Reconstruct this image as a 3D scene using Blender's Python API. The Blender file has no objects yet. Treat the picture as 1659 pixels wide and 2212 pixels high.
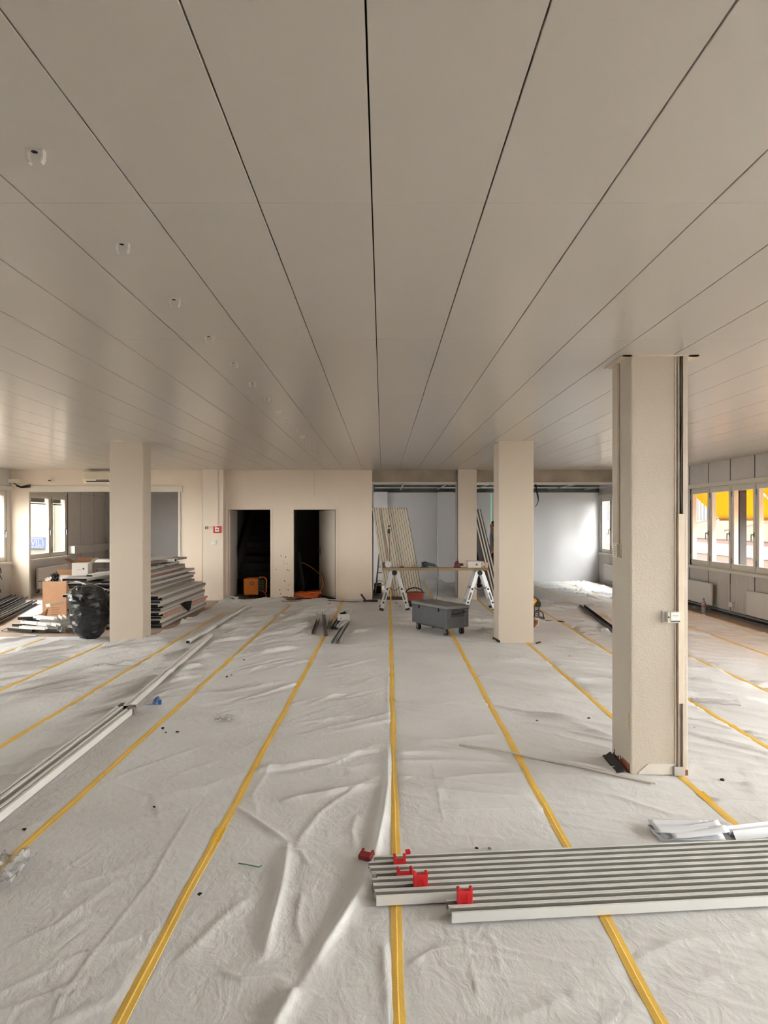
import bpy, bmesh, math, random
import numpy as np
from mathutils import Vector, Matrix, noise

# ------------------------------------------------------------------ camera, world, exposure
sc = bpy.context.scene
COL = sc.collection
FPX, VX, HY, CH = 1533.0, 826.0, 1125.0, 1.74       # focal length in px, vanishing point, eye height (m)
HC = 2.866                                          # ceiling height
cam_d = bpy.data.cameras.new('camera'); cam = bpy.data.objects.new('camera', cam_d); COL.objects.link(cam)
cam.location = (0, 0, CH); cam.rotation_euler = (math.pi/2, 0, 0)
cam_d.sensor_fit = 'AUTO'; cam_d.sensor_width = 36; cam_d.lens = FPX*36/2212
cam_d.shift_x = 3.5/2212; cam_d.shift_y = 19/2212
cam_d.clip_start = 0.05; cam_d.clip_end = 300
sc.camera = cam
w = bpy.data.worlds.new('sky'); sc.world = w; w.use_nodes = True
w.node_tree.nodes['Background'].inputs[0].default_value = (1.0, 0.985, 0.965, 1)
w.node_tree.nodes['Background'].inputs[1].default_value = 26.0
w.cycles.sampling_method = 'MANUAL'; w.cycles.sample_map_resolution = 64
sc.view_settings.view_transform = 'Standard'; sc.view_settings.look = 'None'
sc.view_settings.exposure = 0.0; sc.view_settings.gamma = 1.0; sc.view_settings.use_curve_mapping = False

random.seed(7); RS = np.random.RandomState(11)
def F(x, y, z=0.0):                 # a photo pixel on the plane at height z
    Y = FPX*(CH-z)/(y-HY); return Vector(((x-VX)*Y/FPX, Y, z))
def A(x, y, Y):                     # a photo pixel at depth Y
    return Vector(((x-VX)*Y/FPX, Y, CH-(y-HY)*Y/FPX))

# ------------------------------------------------------------------ materials
def lin(c):
    return tuple((v/255/12.92 if v/255 <= .04045 else ((v/255+.055)/1.055)**2.4) for v in c)
MATS = {}
def M(name, col, rough=.6, metal=0.0, var=.06, vscale=4.0, bump=0.0, bscale=60.0, spec=.5, stretch=None, detail=4, coat=0.0):
    if name in MATS: return MATS[name]
    m = bpy.data.materials.new(name); m.use_nodes = True
    nt = m.node_tree; b = nt.nodes['Principled BSDF']
    c = lin(col)
    b.inputs['Roughness'].default_value = rough; b.inputs['Metallic'].default_value = metal
    b.inputs['Specular IOR Level'].default_value = spec
    b.inputs['Coat Weight'].default_value = coat; b.inputs['Coat Roughness'].default_value = .2
    tc = nt.nodes.new('ShaderNodeTexCoord'); mp = nt.nodes.new('ShaderNodeMapping')
    nt.links.new(tc.outputs['Object'], mp.inputs[0])
    if stretch: mp.inputs['Scale'].default_value = stretch
    n = nt.nodes.new('ShaderNodeTexNoise'); n.inputs['Scale'].default_value = vscale; n.inputs['Detail'].default_value = detail
    nt.links.new(mp.outputs[0], n.inputs['Vector'])
    r = nt.nodes.new('ShaderNodeValToRGB')
    r.color_ramp.elements[0].position = .3; r.color_ramp.elements[1].position = .7
    r.color_ramp.elements[0].color = tuple(v*(1-var) for v in c)+(1,)
    r.color_ramp.elements[1].color = tuple(min(1, v*(1+var)) for v in c)+(1,)
    nt.links.new(n.outputs['Fac'], r.inputs[0]); nt.links.new(r.outputs[0], b.inputs['Base Color'])
    if bump:
        n2 = nt.nodes.new('ShaderNodeTexNoise'); n2.inputs['Scale'].default_value = bscale; n2.inputs['Detail'].default_value = 3
        nt.links.new(mp.outputs[0], n2.inputs['Vector'])
        bp = nt.nodes.new('ShaderNodeBump'); bp.inputs['Strength'].default_value = bump; bp.inputs['Distance'].default_value = .01
        nt.links.new(n2.outputs['Fac'], bp.inputs['Height']); nt.links.new(bp.outputs[0], b.inputs['Normal'])
    MATS[name] = m; return m

paint = M('wall_paint', (228, 212, 194), .75, var=.02, vscale=1.2, bump=.08, bscale=90)
colpaint = M('column_paint', (199, 186, 170), .75, var=.02, vscale=1.2, bump=.08, bscale=90)
plaster = M('rough_plaster', (198, 187, 173), .75, var=.02, vscale=2, bump=.34, bscale=80)
cool = M('cool_white_paint', (226, 226, 229), .8, var=.015, vscale=1)
ceil_m = M('ceiling_metal', (214, 208, 200), .3, var=.012, vscale=.8, spec=.7, coat=.35)
dark = M('dark_void', (26, 24, 23), .9, var=.1)
frame_m = M('window_frame_paint', (214, 206, 192), .5, var=.03)
panelw = M('facade_panel', (204, 198, 190), .6, var=.03)
concrete = M('concrete', (150, 138, 122), .85, var=.22, vscale=2.5, bump=.15, bscale=40)
concrete_d = M('raw_concrete', (86, 88, 82), .9, var=.35, vscale=3)
screed = M('screed', (172, 152, 136), .8, var=.12, vscale=1.6, bump=.1, bscale=40)
white_m = M('white_lacquer', (232, 230, 226), .4, var=.02)
alu = M('aluminium', (205, 206, 208), .38, metal=.75, var=.05, vscale=12)
rail_m = M('rail_lacquer', (230, 230, 228), .36, var=.02, metal=.15)
steel = M('galvanised_steel', (120, 124, 128), .4, metal=.8, var=.15, vscale=20)
black = M('black_plastic', (22, 22, 24), .5, var=.15, vscale=10)
rubber = M('black_rubber', (30, 29, 30), .7, var=.2)
greyp = M('grey_metal_paint', (78, 80, 82), .5, var=.08, vscale=6)
greyl = M('grey_lid', (110, 110, 108), .5, var=.12, vscale=5)
cardb = M('cardboard', (178, 136, 104), .85, var=.07, vscale=5)
cardb_d = M('cardboard_inside', (140, 100, 68), .9, var=.1)
whitecard = M('white_cardboard', (216, 210, 202), .8, var=.05)
paper_m = M('paper', (228, 230, 236), .8, var=.04)
red = M('red_plastic', (196, 24, 34), .42, var=.06)
reddark = M('dark_red_plastic', (128, 26, 34), .45, var=.08)
bucket_m = M('brick_red_plastic', (150, 70, 58), .6, var=.08)
orange = M('orange_paint', (208, 112, 30), .5, var=.08)
orangec = M('orange_cable', (204, 92, 36), .5, var=.06)
yellow = M('yellow_plastic', (224, 160, 32), .45, var=.06)
wood = M('plank_wood', (150, 126, 96), .75, var=.2, vscale=3, stretch=(1, 9, 9))
woodl = M('light_wood', (206, 172, 136), .75, var=.1, vscale=6)
tray_m = M('tray_metal', (206, 200, 192), .5, var=.05)
traygrey = M('tray_grey', (134, 128, 120), .55, var=.08)
orangestripe = M('orange_stripe', (196, 104, 72), .6, var=.08)
bagm = M('bag_film', (12, 12, 13), .28, var=.2, vscale=9, bump=.8, bscale=14, spec=.5, stretch=(1, 1, 2.5))
fleece_blk = M('black_fleece', (16, 15, 15), .95, var=.2)
brown = M('rust_brown', (128, 76, 48), .85, var=.25, vscale=22)
skin_m = M('skin', (176, 122, 96), .6, var=.05)
tee_m = M('grey_cotton', (142, 146, 148), .9, var=.06)
darkcloth = M('dark_cotton', (38, 40, 46), .9, var=.1)
hair_m = M('dark_hair', (40, 30, 26), .8, var=.2)
blue = M('blue_plastic', (58, 96, 158), .45, var=.08)
green_m = M('green_string', (84, 132, 116), .7)
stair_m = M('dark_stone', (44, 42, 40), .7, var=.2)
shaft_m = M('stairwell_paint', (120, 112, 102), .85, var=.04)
shaft_d = M('shaft_darkness', (44, 41, 38), .9)  # near-black colour puts the unlit shaft's darkness into its walls
rad_m = M('radiator_enamel', (216, 210, 202), .4, var=.015)
cream_dev = M('cream_plastic', (226, 218, 200), .45, var=.02)
ladder_lbl = M('ladder_sticker', (96, 92, 88), .6)

def ribbed(name, col, pitch, axis):
    m = M(name, col, .6, var=.03); nt = m.node_tree
    tc = nt.nodes.new('ShaderNodeTexCoord'); wv = nt.nodes.new('ShaderNodeTexWave')
    wv.bands_direction = axis; wv.inputs['Scale'].default_value = .314/pitch
    nt.links.new(tc.outputs['Object'], wv.inputs['Vector'])
    bp = nt.nodes.new('ShaderNodeBump'); bp.inputs['Strength'].default_value = .6; bp.inputs['Distance'].default_value = .01
    nt.links.new(wv.outputs['Fac'], bp.inputs['Height']); nt.links.new(bp.outputs[0], nt.nodes['Principled BSDF'].inputs['Normal'])
    return m
ribpanel = ribbed('ribbed_facade_panel', (202, 194, 184), .028, 'Y')

def glass_mat():
    m = bpy.data.materials.new('window_glass'); m.use_nodes = True; nt = m.node_tree
    for n in list(nt.nodes): nt.nodes.remove(n)
    o = nt.nodes.new('ShaderNodeOutputMaterial'); mx = nt.nodes.new('ShaderNodeMixShader')
    t = nt.nodes.new('ShaderNodeBsdfTransparent'); g = nt.nodes.new('ShaderNodeBsdfGlossy')
    t.inputs[0].default_value = (.96, .97, .96, 1); g.inputs['Roughness'].default_value = .02
    mx.inputs[0].default_value = .06
    nt.links.new(t.outputs[0], mx.inputs[1]); nt.links.new(g.outputs[0], mx.inputs[2]); nt.links.new(mx.outputs[0], o.inputs[0])
    return m
glass = glass_mat()
def film_mat():
    m = bpy.data.materials.new('clear_film'); m.use_nodes = True; nt = m.node_tree
    b = nt.nodes['Principled BSDF']; o = nt.nodes['Material Output']
    b.inputs['Base Color'].default_value = (.85, .85, .86, 1); b.inputs['Roughness'].default_value = .18; b.inputs['Specular IOR Level'].default_value = .8
    t = nt.nodes.new('ShaderNodeBsdfTransparent'); mx = nt.nodes.new('ShaderNodeMixShader'); mx.inputs[0].default_value = .32
    nt.links.new(t.outputs[0], mx.inputs[1]); nt.links.new(b.outputs[0], mx.inputs[2]); nt.links.new(mx.outputs[0], o.inputs[0])
    return m
film = film_mat()
def awning_mat():
    m = bpy.data.materials.new('awning_cloth'); m.use_nodes = True; nt = m.node_tree
    for n in list(nt.nodes): nt.nodes.remove(n)
    o = nt.nodes.new('ShaderNodeOutputMaterial'); mx = nt.nodes.new('ShaderNodeMixShader'); mx.inputs[0].default_value = .55
    d = nt.nodes.new('ShaderNodeBsdfDiffuse'); t = nt.nodes.new('ShaderNodeBsdfTranslucent')
    d.inputs[0].default_value = (.45, .27, .03, 1); t.inputs[0].default_value = (.66, .40, .05, 1)
    nt.links.new(d.outputs[0], mx.inputs[1]); nt.links.new(t.outputs[0], mx.inputs[2]); nt.links.new(mx.outputs[0], o.inputs[0])
    return m
awn = awning_mat()
def emis(name, c, s):
    m = bpy.data.materials.new(name); m.use_nodes = True; b = m.node_tree.nodes['Principled BSDF']
    b.inputs['Base Color'].default_value = c+(1,); b.inputs['Emission Color'].default_value = c+(1,); b.inputs['Emission Strength'].default_value = s
    return m
laser_m = emis('laser_green', (.25, .9, .5), .6)

def fleece_mat():
    m = bpy.data.materials.new('grey_fleece'); m.use_nodes = True; nt = m.node_tree; b = nt.nodes['Principled BSDF']
    b.inputs['Roughness'].default_value = .62; b.inputs['Specular IOR Level'].default_value = .5
    tc = nt.nodes.new('ShaderNodeTexCoord')
    n1 = nt.nodes.new('ShaderNodeTexNoise'); n1.inputs['Scale'].default_value = 1.3; n1.inputs['Detail'].default_value = 6
    n2 = nt.nodes.new('ShaderNodeTexNoise'); n2.inputs['Scale'].default_value = 130; n2.inputs['Detail'].default_value = 2
    ad = nt.nodes.new('ShaderNodeMath'); ad.operation = 'MULTIPLY_ADD'; ad.inputs[1].default_value = .35
    r = nt.nodes.new('ShaderNodeValToRGB'); r.color_ramp.elements[0].position = .4; r.color_ramp.elements[1].position = .85
    r.color_ramp.elements[0].color = (.72, .71, .71, 1); r.color_ramp.elements[1].color = (.84, .838, .845, 1)
    for n in (n1, n2): nt.links.new(tc.outputs['Object'], n.inputs['Vector'])
    nt.links.new(n2.outputs['Fac'], ad.inputs[0]); nt.links.new(n1.outputs['Fac'], ad.inputs[2])
    nt.links.new(ad.outputs[0], r.inputs[0]); nt.links.new(r.outputs[0], b.inputs['Base Color'])
    # crinkles: warped stretched noise, two scales
    n3 = nt.nodes.new('ShaderNodeTexNoise'); n3.inputs['Scale'].default_value = 17; n3.inputs['Detail'].default_value = 7; n3.inputs['Distortion'].default_value = .5
    n4 = nt.nodes.new('ShaderNodeTexNoise'); n4.inputs['Scale'].default_value = 7; n4.inputs['Detail'].default_value = 4; n4.inputs['Distortion'].default_value = 2.2
    mp = nt.nodes.new('ShaderNodeMapping'); mp.inputs['Scale'].default_value = (1, .6, 1); mp.inputs['Rotation'].default_value = (0, 0, .5)
    nt.links.new(tc.outputs['Object'], mp.inputs[0]); nt.links.new(mp.outputs[0], n3.inputs['Vector']); nt.links.new(mp.outputs[0], n4.inputs['Vector'])
    b1 = nt.nodes.new('ShaderNodeBump'); b1.inputs['Strength'].default_value = .42; b1.inputs['Distance'].default_value = .012
    b2 = nt.nodes.new('ShaderNodeBump'); b2.inputs['Strength'].default_value = .3; b2.inputs['Distance'].default_value = .02
    nt.links.new(n3.outputs['Fac'], b1.inputs['Height']); nt.links.new(n4.outputs['Fac'], b2.inputs['Height'])
    nt.links.new(b1.outputs[0], b2.inputs['Normal']); nt.links.new(b2.outputs[0], b.inputs['Normal'])
    return m
fleece = fleece_mat()
tape_m = M('yellow_tape', (236, 194, 92), .5, var=.07, vscale=3, bump=.2, bscale=80)
tape_patch_m = M('yellow_tape_double', (238, 186, 48), .5, var=.05, vscale=8)

# ------------------------------------------------------------------ mesh helpers
def frame_of(d, up=(0, 0, 1)):
    d = Vector(d).normalized(); up = Vector(up)
    if abs(d.dot(up)) > .99: up = Vector((0, 1, 0))
    s = d.cross(up).normalized(); u = s.cross(d).normalized(); return s, u, d
class MB:
    def __init__(s): s.v = []; s.f = []
    def add(s, vs, fs):
        o = len(s.v); s.v += [tuple(v) for v in vs]; s.f += [tuple(i+o for i in f) for f in fs]; return s
    def box(s, lo, hi):
        x0, y0, z0 = lo; x1, y1, z1 = hi
        return s.add([(x0,y0,z0),(x1,y0,z0),(x1,y1,z0),(x0,y1,z0),(x0,y0,z1),(x1,y0,z1),(x1,y1,z1),(x0,y1,z1)],
              [(0,3,2,1),(4,5,6,7),(0,1,5,4),(1,2,6,5),(2,3,7,6),(3,0,4,7)])
    def obox(s, c, size, R=None):
        hx, hy, hz = [v/2 for v in size]; R = R or Matrix.Identity(3); c = Vector(c)
        vs = [c+R@Vector(p) for p in ((-hx,-hy,-hz),(hx,-hy,-hz),(hx,hy,-hz),(-hx,hy,-hz),(-hx,-hy,hz),(hx,-hy,hz),(hx,hy,hz),(-hx,hy,hz))]
        return s.add(vs, [(0,3,2,1),(4,5,6,7),(0,1,5,4),(1,2,6,5),(2,3,7,6),(3,0,4,7)])
    def bar(s, p0, p1, wid, th, up=(0, 0, 1)):
        p0, p1 = Vector(p0), Vector(p1); a, u, d = frame_of(p1-p0, up)
        vs = [p+a*x*wid/2+u*z*th/2 for p in (p0, p1) for x, z in ((-1,-1),(1,-1),(1,1),(-1,1))]
        return s.add(vs, [(0,1,2,3),(7,6,5,4),(0,4,5,1),(1,5,6,2),(2,6,7,3),(3,7,4,0)])
    def prism(s, prof, p0, p1, up=(0, 0, 1), caps=True):      # profile (side, up) swept from p0 to p1
        p0, p1 = Vector(p0), Vector(p1); a, u, d = frame_of(p1-p0, up); n = len(prof)
        vs = [p+a*x+u*z for p in (p0, p1) for x, z in prof]
        fs = [(i, (i+1) % n, n+(i+1) % n, n+i) for i in range(n)]
        if caps: fs += [tuple(range(n))[::-1], tuple(range(n, 2*n))]
        return s.add(vs, fs)
    def cyl(s, p0, p1, r, n=12, r2=None):
        p0, p1 = Vector(p0), Vector(p1); a, u, d = frame_of(p1-p0); r2 = r if r2 is None else r2
        vs = [p+(a*math.cos(t)+u*math.sin(t))*rr for p, rr in ((p0, r), (p1, r2)) for t in [2*math.pi*i/n for i in range(n)]]
        fs = [(i, (i+1) % n, n+(i+1) % n, n+i) for i in range(n)]+[tuple(range(n))[::-1], tuple(range(n, 2*n))]
        return s.add(vs, fs)
    def tube(s, pts, r, n=8, taper=None):
        pts = [Vector(p) for p in pts]; m = len(pts); vs = []; prev = None
        for i, p in enumerate(pts):
            d = (pts[min(i+1, m-1)]-pts[max(i-1, 0)])
            a, u, d = frame_of(d)
            if prev is not None:
                a = (prev-d*prev.dot(d)).normalized(); u = a.cross(d)
            prev = a; rr = r*(taper[i] if taper else 1)
            vs += [p+(a*math.cos(2*math.pi*k/n)+u*math.sin(2*math.pi*k/n))*rr for k in range(n)]
        fs = [(i*n+k, i*n+(k+1) % n, (i+1)*n+(k+1) % n, (i+1)*n+k) for i in range(m-1) for k in range(n)]
        fs += [tuple(range(n))[::-1], tuple(range((m-1)*n, m*n))]
        return s.add(vs, fs)
    def lathe(s, prof, c=(0, 0, 0), n=20):                    # prof: (r, z)
        m = len(prof); c = Vector(c)
        vs = [c+Vector((r*math.cos(2*math.pi*k/n), r*math.sin(2*math.pi*k/n), z)) for r, z in prof for k in range(n)]
        fs = [(i*n+k, i*n+(k+1) % n, (i+1)*n+(k+1) % n, (i+1)*n+k) for i in range(m-1) for k in range(n)]
        fs += [tuple(range(n))[::-1], tuple(range((m-1)*n, m*n))]
        return s.add(vs, fs)
    def ell(s, c, r, nu=16, nv=10, fn=None, R=None):
        c = Vector(c); R = R or Matrix.Identity(3); vs = []
        for j in range(1, nv):
            t = math.pi*j/nv
            for i in range(nu):
                p = 2*math.pi*i/nu; d = Vector((math.sin(t)*math.cos(p), math.sin(t)*math.sin(p), math.cos(t)))
                k = fn(d) if fn else 1
                vs.append(c+R@Vector((d.x*r[0]*k, d.y*r[1]*k, d.z*r[2]*k)))
        kt = fn(Vector((0,0,1))) if fn else 1; kb = fn(Vector((0,0,-1))) if fn else 1
        vs += [c+R@Vector((0, 0, r[2]*kt)), c+R@Vector((0, 0, -r[2]*kb))]
        T, B = len(vs)-2, len(vs)-1
        fs = [(j*nu+i, (j+1)*nu+i, (j+1)*nu+(i+1) % nu, j*nu+(i+1) % nu) for j in range(nv-2) for i in range(nu)]
        fs += [(T, i, (i+1) % nu) for i in range(nu)]+[(B, (nv-2)*nu+(i+1) % nu, (nv-2)*nu+i) for i in range(nu)]
        return s.add(vs, fs)
    def grid(s, fn, nu, nv):                                   # fn(u,v) -> point
        vs = [fn(i/nu, j/nv) for j in range(nv+1) for i in range(nu+1)]
        return s.add(vs, [(j*(nu+1)+i, j*(nu+1)+i+1, (j+1)*(nu+1)+i+1, (j+1)*(nu+1)+i) for j in range(nv) for i in range(nu)])

def mesh_of(name, mb, mat, smooth=False, off=None):
    me = bpy.data.meshes.new(name)
    vs = mb.v if off is None else [(v[0]-off[0], v[1]-off[1], v[2]-off[2]) for v in mb.v]
    me.from_pydata(vs, [], mb.f); me.materials.append(mat)
    if smooth: me.polygons.foreach_set('use_smooth', [True]*len(me.polygons))
    me.update(); return me
def obj(name, mb, mat, parent=None, smooth=False, bevel=0, local=False, solid=0):
    """One mesh object. Top-level: origin at its base. A part: mesh given in world space unless local=True."""
    if parent is None:
        a = np.array(mb.v); lo, hi = a.min(0), a.max(0); off = ((lo[0]+hi[0])/2, (lo[1]+hi[1])/2, lo[2])
        if local: off = (0, 0, 0)
    elif local: off = (0, 0, 0)
    else:
        p = parent; off = Vector((0, 0, 0))
        while p is not None: off = off+Vector(p.location); p = p.parent
    me = mesh_of(name, mb, mat, smooth, off)
    o = bpy.data.objects.new(name, me); COL.objects.link(o)
    if parent is None: o.location = off
    else: o.parent = parent
    if solid:
        md = o.modifiers.new('thickness', 'SOLIDIFY'); md.thickness = solid; md.offset = 0
    if bevel:
        md = o.modifiers.new('bevel', 'BEVEL'); md.width = bevel; md.segments = 2; md.limit_method = 'ANGLE'
    return o
def tag(o, label, cat, group=None):
    o['label'] = label; o['category'] = cat
    if group: o['group'] = group
    return o
def thing(name, label, cat, loc=(0, 0, 0), rotz=0.0, group=None):
    o = bpy.data.objects.new(name, None); COL.objects.link(o); o.empty_display_size = .1
    o.location = loc; o.rotation_euler = (0, 0, rotz); return tag(o, label, cat, group)
def struct(o): o['kind'] = 'structure'; return o
def sroot(name, loc=(0, 0, 0)):
    o = bpy.data.objects.new(name, None); COL.objects.link(o); o.location = loc; return struct(o)
def link_copy(o, parent=None):
    c = o.copy(); COL.objects.link(c); c.parent = parent; return c
def copy_tree(o, parent=None):
    c = link_copy(o, parent)
    for ch in [k for k in KIDS.get(o.name, [])]: copy_tree(ch, c)
    return c
KIDS = {}
def reg(root):                       # remember the part tree of a prototype for copy_tree
    for o in bpy.data.objects:
        if o.parent is not None: KIDS.setdefault(o.parent.name, [])
    for o in bpy.data.objects:
        if o.parent is not None and o not in KIDS[o.parent.name]: KIDS[o.parent.name].append(o)
    return root
def Rz(a): return Matrix.Rotation(a, 3, 'Z')
def Ry(a): return Matrix.Rotation(a, 3, 'Y')
def Rx(a): return Matrix.Rotation(a, 3, 'X')
def loopx(n): return [2*math.pi*i/n for i in range(n)]
ORD = ['first', 'second', 'third', 'fourth', 'fifth', 'sixth', 'seventh', 'eighth', 'ninth', 'tenth', 'eleventh', 'twelfth', 'thirteenth', 'fourteenth', 'fifteenth', 'sixteenth', 'seventeenth', 'eighteenth']
BX = lambda lo, hi: MB().box(lo, hi)

# ------------------------------------------------------------------ the setting
XR, XL, YB, YK = 6.35, -8.2, 15.75, -3.2           # right wall, left wall, door wall, wall behind the camera
YFAR, YSIDE = 20.3, 21.0                            # back room and side room end walls

# ---- floor slab, fleece sheets, tape
floor = struct(obj('floor', BX((XL-.2, YK-.2, -.2), (XR+.3, YSIDE+.3, 0.0)), screed))
TAPES = [  # (x at y0, y0, x at y1, y1, start, end)
 (-8.02, 0, -8.02, 10, -3, 10.6), (-7.0, 0, -7.0, 10, -3, 10.6), (-6.0, 0, -6.0, 10, -3, 10.6),
 (-5.02, 5, -4.98, 10, -3, 10.44), (-3.9, 5, -3.93, 10, -3, 10.0), (-2.94, 6.2, -2.98, 10.7, -3, 13.4),
 (-1.91, 4.6, -1.90, 14.3, -3, 14.6), (-.913, 2.48, -.85, 15.5, -3, 15.6), (.0576, 2.45, .16, 14.4, -3, 15.2),
 (.967, 2.45, 1.115, 15.0, -3, 20.2), (2.02, 3.95, 2.09, 14.0, -3, 20.2), (2.965, 6.5, 3.07, 13.7, -3, 20.2),
 (3.93, 8, 4.07, 19, -3, 20.2), (4.98, 9, 5.1, 20, -3, 20.2), (5.9, 9, 5.95, 20, -3, 20.2)]
def tx(i, Y): x0, y0, x1, y1 = TAPES[i][:4]; return x0+(x1-x0)*(Y-y0)/(y1-y0)
def vnoise(X, Y, seed, sc_):                        # cheap smooth noise: a sum of waves
    r = np.random.RandomState(seed); h = np.zeros_like(X)
    for i in range(9):
        a = r.uniform(0, 2*np.pi); k = sc_*r.uniform(.5, 1.8); h += np.sin((X*np.cos(a)+Y*np.sin(a))*k+r.uniform(0, 6.28)+1.3*np.sin(X*sc_*.4+i))
    return h/9
FOLDS = [  # polyline (photo px on the floor), width, height
 ([(500,1740),(560,1780),(622,1822)], .020, .026), ([(622,1822),(612,1900),(598,1960),(585,2010),(568,2080)], .030, .032),
 ([(640,1830),(660,1800),(690,1760),(730,1730),(790,1695)], .030, .016), ([(842,1600),(838,1700),(830,1760),(800,1900),(745,1985),(715,2030),(665,2110),(645,2145)], .032, .045),
 ([(560,1770),(545,1720),(590,1650),(606,1638)], .035, .014), ([(475,2100),(520,2120),(590,2115),(625,2130)], .02, .014),
 ([(640,2140),(620,2180),(585,2240)], .035, .042), ([(370,2090),(440,2030),(500,1970),(548,1938)], .045, .014),
 ([(600,1832),(650,1842),(668,1872)], .014, .012), ([(840,1570),(838,1500),(840,1430)], .022, .016), ([(846,2240),(836,2120),(828,2040)], .028, .020),
 ([(660,2060),(640,2000),(652,1930)], .018, .009), ([(770,1760),(760,1800),(770,1850)], .030, .012), ([(720,1990),(700,2040),(690,2110)], .012, .008),
 ([(930,1640),(945,1700),(958,1790)], .007, .005), ([(1000,2000),(1010,2060),(1035,2170)], .007, .005), ([(1060,2005),(1075,2080),(1110,2160)], .007, .004),
 ([(1340,2085),(1450,2040),(1659,2015)], .035, .008), ([(1240,1705),(1330,1722),(1450,1762),(1659,1795)], .030, .016), ([(1440,2100),(1520,2120),(1659,2090)], .03, .007),
 ([(1130,1640),(1230,1672),(1330,1700)], .025, .012), ([(880,2090),(930,2060),(1000,2050)], .02, .01), ([(480,1640),(560,1600),(700,1560)], .02, .008),
 ([(0,2060),(120,2000),(260,1900)], .02, .006), ([(100,2212),(180,2090),(330,1900),(420,1740)], .008, .006), ([(240,1690),(330,1720),(350,1790)], .03, .008), ([(140,1880),(210,1830)], .01, .006)]
FW = [(np.array([F(*p)[:2] for p in pl]), wd*.9, ht*.72) for pl, wd, ht in FOLDS]
def ridge(X, Y, P, wd, ht):
    lo, hi = P.min(0)-5*wd, P.max(0)+5*wd
    m = (X > lo[0]) & (X < hi[0]) & (Y > lo[1]) & (Y < hi[1])
    if not m.any(): return
    x, y = X[m], Y[m]; best = np.full(x.shape, 9.0); tt = np.zeros_like(x)
    L = np.r_[0, np.cumsum(np.hypot(*(P[1:]-P[:-1]).T))]
    for i in range(len(P)-1):
        d = P[i+1]-P[i]; l2 = (d**2).sum(); t = np.clip(((x-P[i,0])*d[0]+(y-P[i,1])*d[1])/l2, 0, 1)
        q = np.hypot(x-P[i,0]-t*d[0], y-P[i,1]-t*d[1]); c = q < best
        best[c] = q[c]; tt[c] = (L[i]+t[c]*np.sqrt(l2))/L[-1]
    best = best*(1+.10*np.sin(tt*23+P[0,0]*9))
    return m, ht*(.5*np.exp(-(best/(.55*wd))**2)+.42*np.exp(-(best/(1.5*wd))**2))*np.clip(tt*6, 0, 1)**.6*np.clip((1-tt)*6, 0, 1)**.6
def fl(x, y): q = F(x, y); return (q.x, q.y)
CALM = [((-2.19, 2.2), (-2.262, 6.33), .05), ((-2.30, 2.2), (-2.375, 6.45), .05), ((-2.33, 6.47), (-2.555, 10.55), .06), ((-2.735, 9.98), (-2.71, 14.1), .06), ((.1, 3.28), (3.2, 3.58), .33),
        (fl(1262, 1312), fl(1340, 1372), .10), (fl(677, 1372), fl(687, 1342), .06), (fl(704, 1375), fl(699, 1329), .06), (fl(720, 1385), fl(750, 1340), .16), ((.60, 5.49), (1.795, 4.66), .03), ((.7, 10.9), (1.1, 10.9), .4)]
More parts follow.
